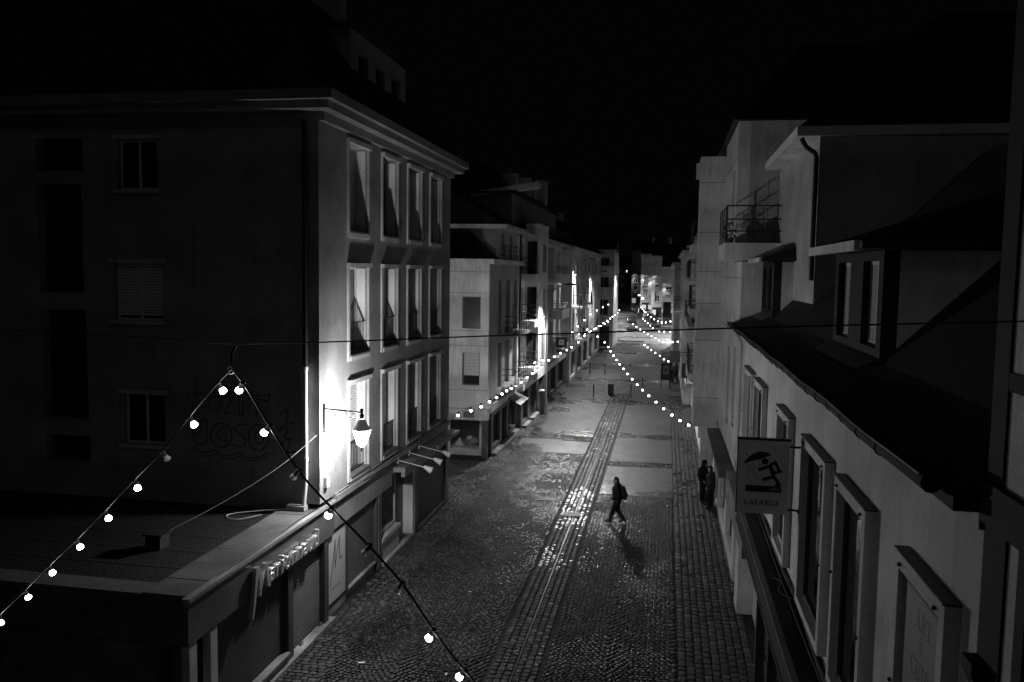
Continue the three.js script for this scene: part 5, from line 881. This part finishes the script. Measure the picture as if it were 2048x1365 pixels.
function person(label, x, z, turn, J_, o = {}) {
  const t = thing('person', label, 'person', [0, 0, 0], o.group);
  const { hipL, kneeL, ankL, toeL, hipR, kneeR, ankR, toeR, pel, chest, neck, head, shL, elL, wrL, shR, elR, wrR } = J_;
  const add = (a, b) => [a[0] + b[0], a[1] + b[1], a[2] + b[2]], mid = (a, b, k) => a.map((c, i) => c + (b[i] - c) * k);
  const face = J_.face ?? [0, 0, 1], hd = (f, u, s) => [head[0] + face[0] * f + face[2] * s, head[1] + u, head[2] + face[2] * f - face[0] * s];
  const body = [[hd(0.0, 0.03, 0), hd(-0.015, 0.045, 0), 0.088, 0.09], [hd(0.03, -0.06, 0), hd(0.045, -0.085, 0), 0.062, 0.045], [hd(0.085, 0.0, 0), hd(0.108, -0.02, 0), 0.014, 0.016], [hd(0, 0, 0.088), hd(-0.01, -0.02, 0.09), 0.018, 0.012], [hd(0, 0, -0.088), hd(-0.01, -0.02, -0.09), 0.018, 0.012], [neck, hd(-0.01, -0.06, 0), 0.058, 0.055],
    [add(chest, [0.09, 0, 0]), add(chest, [-0.09, 0, 0]), 0.11, 0.11], [chest, pel, 0.13, 0.12], [add(pel, [0.06, 0, 0]), add(pel, [-0.06, 0, 0]), 0.11, 0.11], [neck, shL, 0.06, 0.055], [neck, shR, 0.06, 0.055],
    [shL, elL, 0.055, 0.042], [elL, wrL, 0.042, 0.027], [shR, elR, 0.055, 0.042], [elR, wrR, 0.042, 0.027],
    [hipL, kneeL, 0.085, 0.055], [kneeL, ankL, 0.055, 0.038], [ankL, toeL, 0.04, 0.03], [hipR, kneeR, 0.085, 0.055], [kneeR, ankR, 0.055, 0.038], [ankR, toeR, 0.04, 0.03]];
  const gb = [sdfMesh(body, 0.035, 0.014), sdfMesh(handPrims(wrL, elL, -1), 0.008, 0.005), sdfMesh(handPrims(wrR, elR, 1), 0.008, 0.005)];
  part('body', gb, M.skin, t);
  const jac = [[add(chest, [0.1, 0.02, 0]), add(chest, [-0.1, 0.02, 0]), 0.15, 0.15], [chest, pel, 0.18, 0.17], [add(pel, [0.05, 0, 0]), add(pel, [-0.05, 0, 0]), 0.145, 0.145], [pel, add(pel, [0, -0.1, -0.01]), 0.15, 0.145], [neck, shL, 0.085, 0.08], [neck, shR, 0.085, 0.08], [shL, elL, 0.09, 0.074], [elL, mid(elL, wrL, 0.96), 0.074, 0.052], [shR, elR, 0.09, 0.074], [elR, mid(elR, wrR, 0.96), 0.074, 0.052], [add(neck, [0, 0.0, -0.03]), add(neck, [0, 0.03, -0.06]), 0.09, 0.075]];
  part('jacket', sdfMesh(jac, 0.05, 0.016), o.top ?? M.cloth, t);
  const tr = [[hipL, kneeL, 0.115, 0.088], [kneeL, mid(kneeL, ankL, 0.95), 0.088, 0.07], [hipR, kneeR, 0.115, 0.088], [kneeR, mid(kneeR, ankR, 0.95), 0.088, 0.07], [hipL, hipR, 0.11, 0.11]];
  part('trousers', sdfMesh(tr, 0.03, 0.016), o.legs ?? M.cloth, t);
  for (const [a, b] of [[ankL, toeL], [ankR, toeR]]) part('shoe', sdfMesh([[add(a, [0, -0.03, -0.03]), mid(a, b, 0.5), 0.05, 0.048], [mid(a, b, 0.5), add(b, [0, 0.006, 0]), 0.048, 0.036]], 0.02, 0.01), o.shoe ?? M.shoe, t);
  part('hair', sdfMesh([[hd(-0.012, 0.075, 0), hd(-0.05, 0.03, 0), 0.088, 0.08], [hd(0.02, 0.105, 0), hd(0.05, 0.085, 0), 0.055, 0.035]].concat(o.hood ? [[hd(-0.03, 0.05, 0), hd(-0.06, -0.09, 0), 0.115, 0.1]] : [[hd(-0.05, -0.02, 0), hd(-0.055, -0.04, 0), 0.06, 0.05]]), 0.03, 0.01), o.hood ? M.cloth : M.hair, t);
  if (o.bag) { const b = thing('backpack', 'dark backpack on the back of the person crossing the street', 'backpack', [0, 0, 0]); part('pack', sdfMesh([[add(chest, [0.06, 0.05, -0.22]), add(pel, [0.07, 0.12, -0.26]), 0.1, 0.12], [add(chest, [-0.06, 0.05, -0.22]), add(pel, [-0.07, 0.12, -0.26]), 0.1, 0.12]], 0.06, 0.014), M.bag, b); for (const s of [-1, 1]) part('strap', tube([add(chest, [s * 0.1, 0.14, -0.2]), add(chest, [s * 0.11, 0.19, -0.03]), add(chest, [s * 0.12, 0.1, 0.13]), add(chest, [s * 0.13, -0.12, 0.15]), add(chest, [s * 0.16, -0.25, -0.06]), add(pel, [s * 0.13, 0.12, -0.22])], 0.016, 24, 5), M.bag, b); b.position.set(x, 0, z); b.rotation.y = turn; }
  t.position.set(x, 0, z); t.rotation.y = turn; return t;
}
const stride = (k = 1) => ({ pel: [0, 0.95, 0], chest: [0, 1.3, 0.03], neck: [0, 1.47, 0.03], head: [0, 1.62, 0.07], hipL: [0.09, 0.9, 0], kneeL: [0.1, 0.5, 0.15 * k], ankL: [0.1, 0.1, 0.26 * k], toeL: [0.11, 0.075, 0.43 * k], hipR: [-0.09, 0.9, 0], kneeR: [-0.09, 0.48, 0.0], ankR: [-0.09, 0.11, -0.25 * k], toeR: [-0.09, 0.03, -0.1 * k], shL: [0.2, 1.4, 0.01], elL: [0.25, 1.12, -0.05], wrL: [0.22, 0.97, 0.17], shR: [-0.2, 1.4, 0.01], elR: [-0.25, 1.12, -0.1], wrR: [-0.25, 0.88, -0.02] });
person('person in dark jacket with a backpack striding across the paved street', -1.62, -31.6, -Math.PI / 2 - 0.08, stride(1), { bag: true });
const stand = (o) => ({ ...stride(0), kneeL: [0.1, 0.49, 0.03], ankL: [0.12, 0.08, 0], toeL: [0.14, 0.03, 0.16], kneeR: [-0.1, 0.49, 0.02], ankR: [-0.12, 0.08, 0.02], toeR: [-0.15, 0.03, 0.17], elL: [0.24, 1.12, -0.03], wrL: [0.2, 0.92, 0.1], elR: [-0.24, 1.12, -0.03], wrR: [-0.2, 0.95, 0.13], ...o });
person('taller hooded person in dark clothes standing against the right shop', 1.72, -35.5, 0.9, stand({ face: [0.5, 0, 0.86] }), { hood: true, shoe: M.clothGrey });
person('person in dark clothes leaning at the right shop window', 2.0, -34.4, -1.9, stand({ face: [-0.3, 0, 0.95], kneeL: [0.1, 0.52, 0.14], ankL: [0.1, 0.08, 0.02] }), { top: M.clothGrey, shoe: M.clothGrey });
person('dark clothed person of the walking pair beside the information board', 0.55, -74.6, 2.4, stride(1), { group: 'walking pair by the information board' });
person('dark clothed person of the walking pair beside the information board', 0.95, -74.2, 2.4, stride(-0.9), { group: 'walking pair by the information board' });

renderer.render(scene, camera);
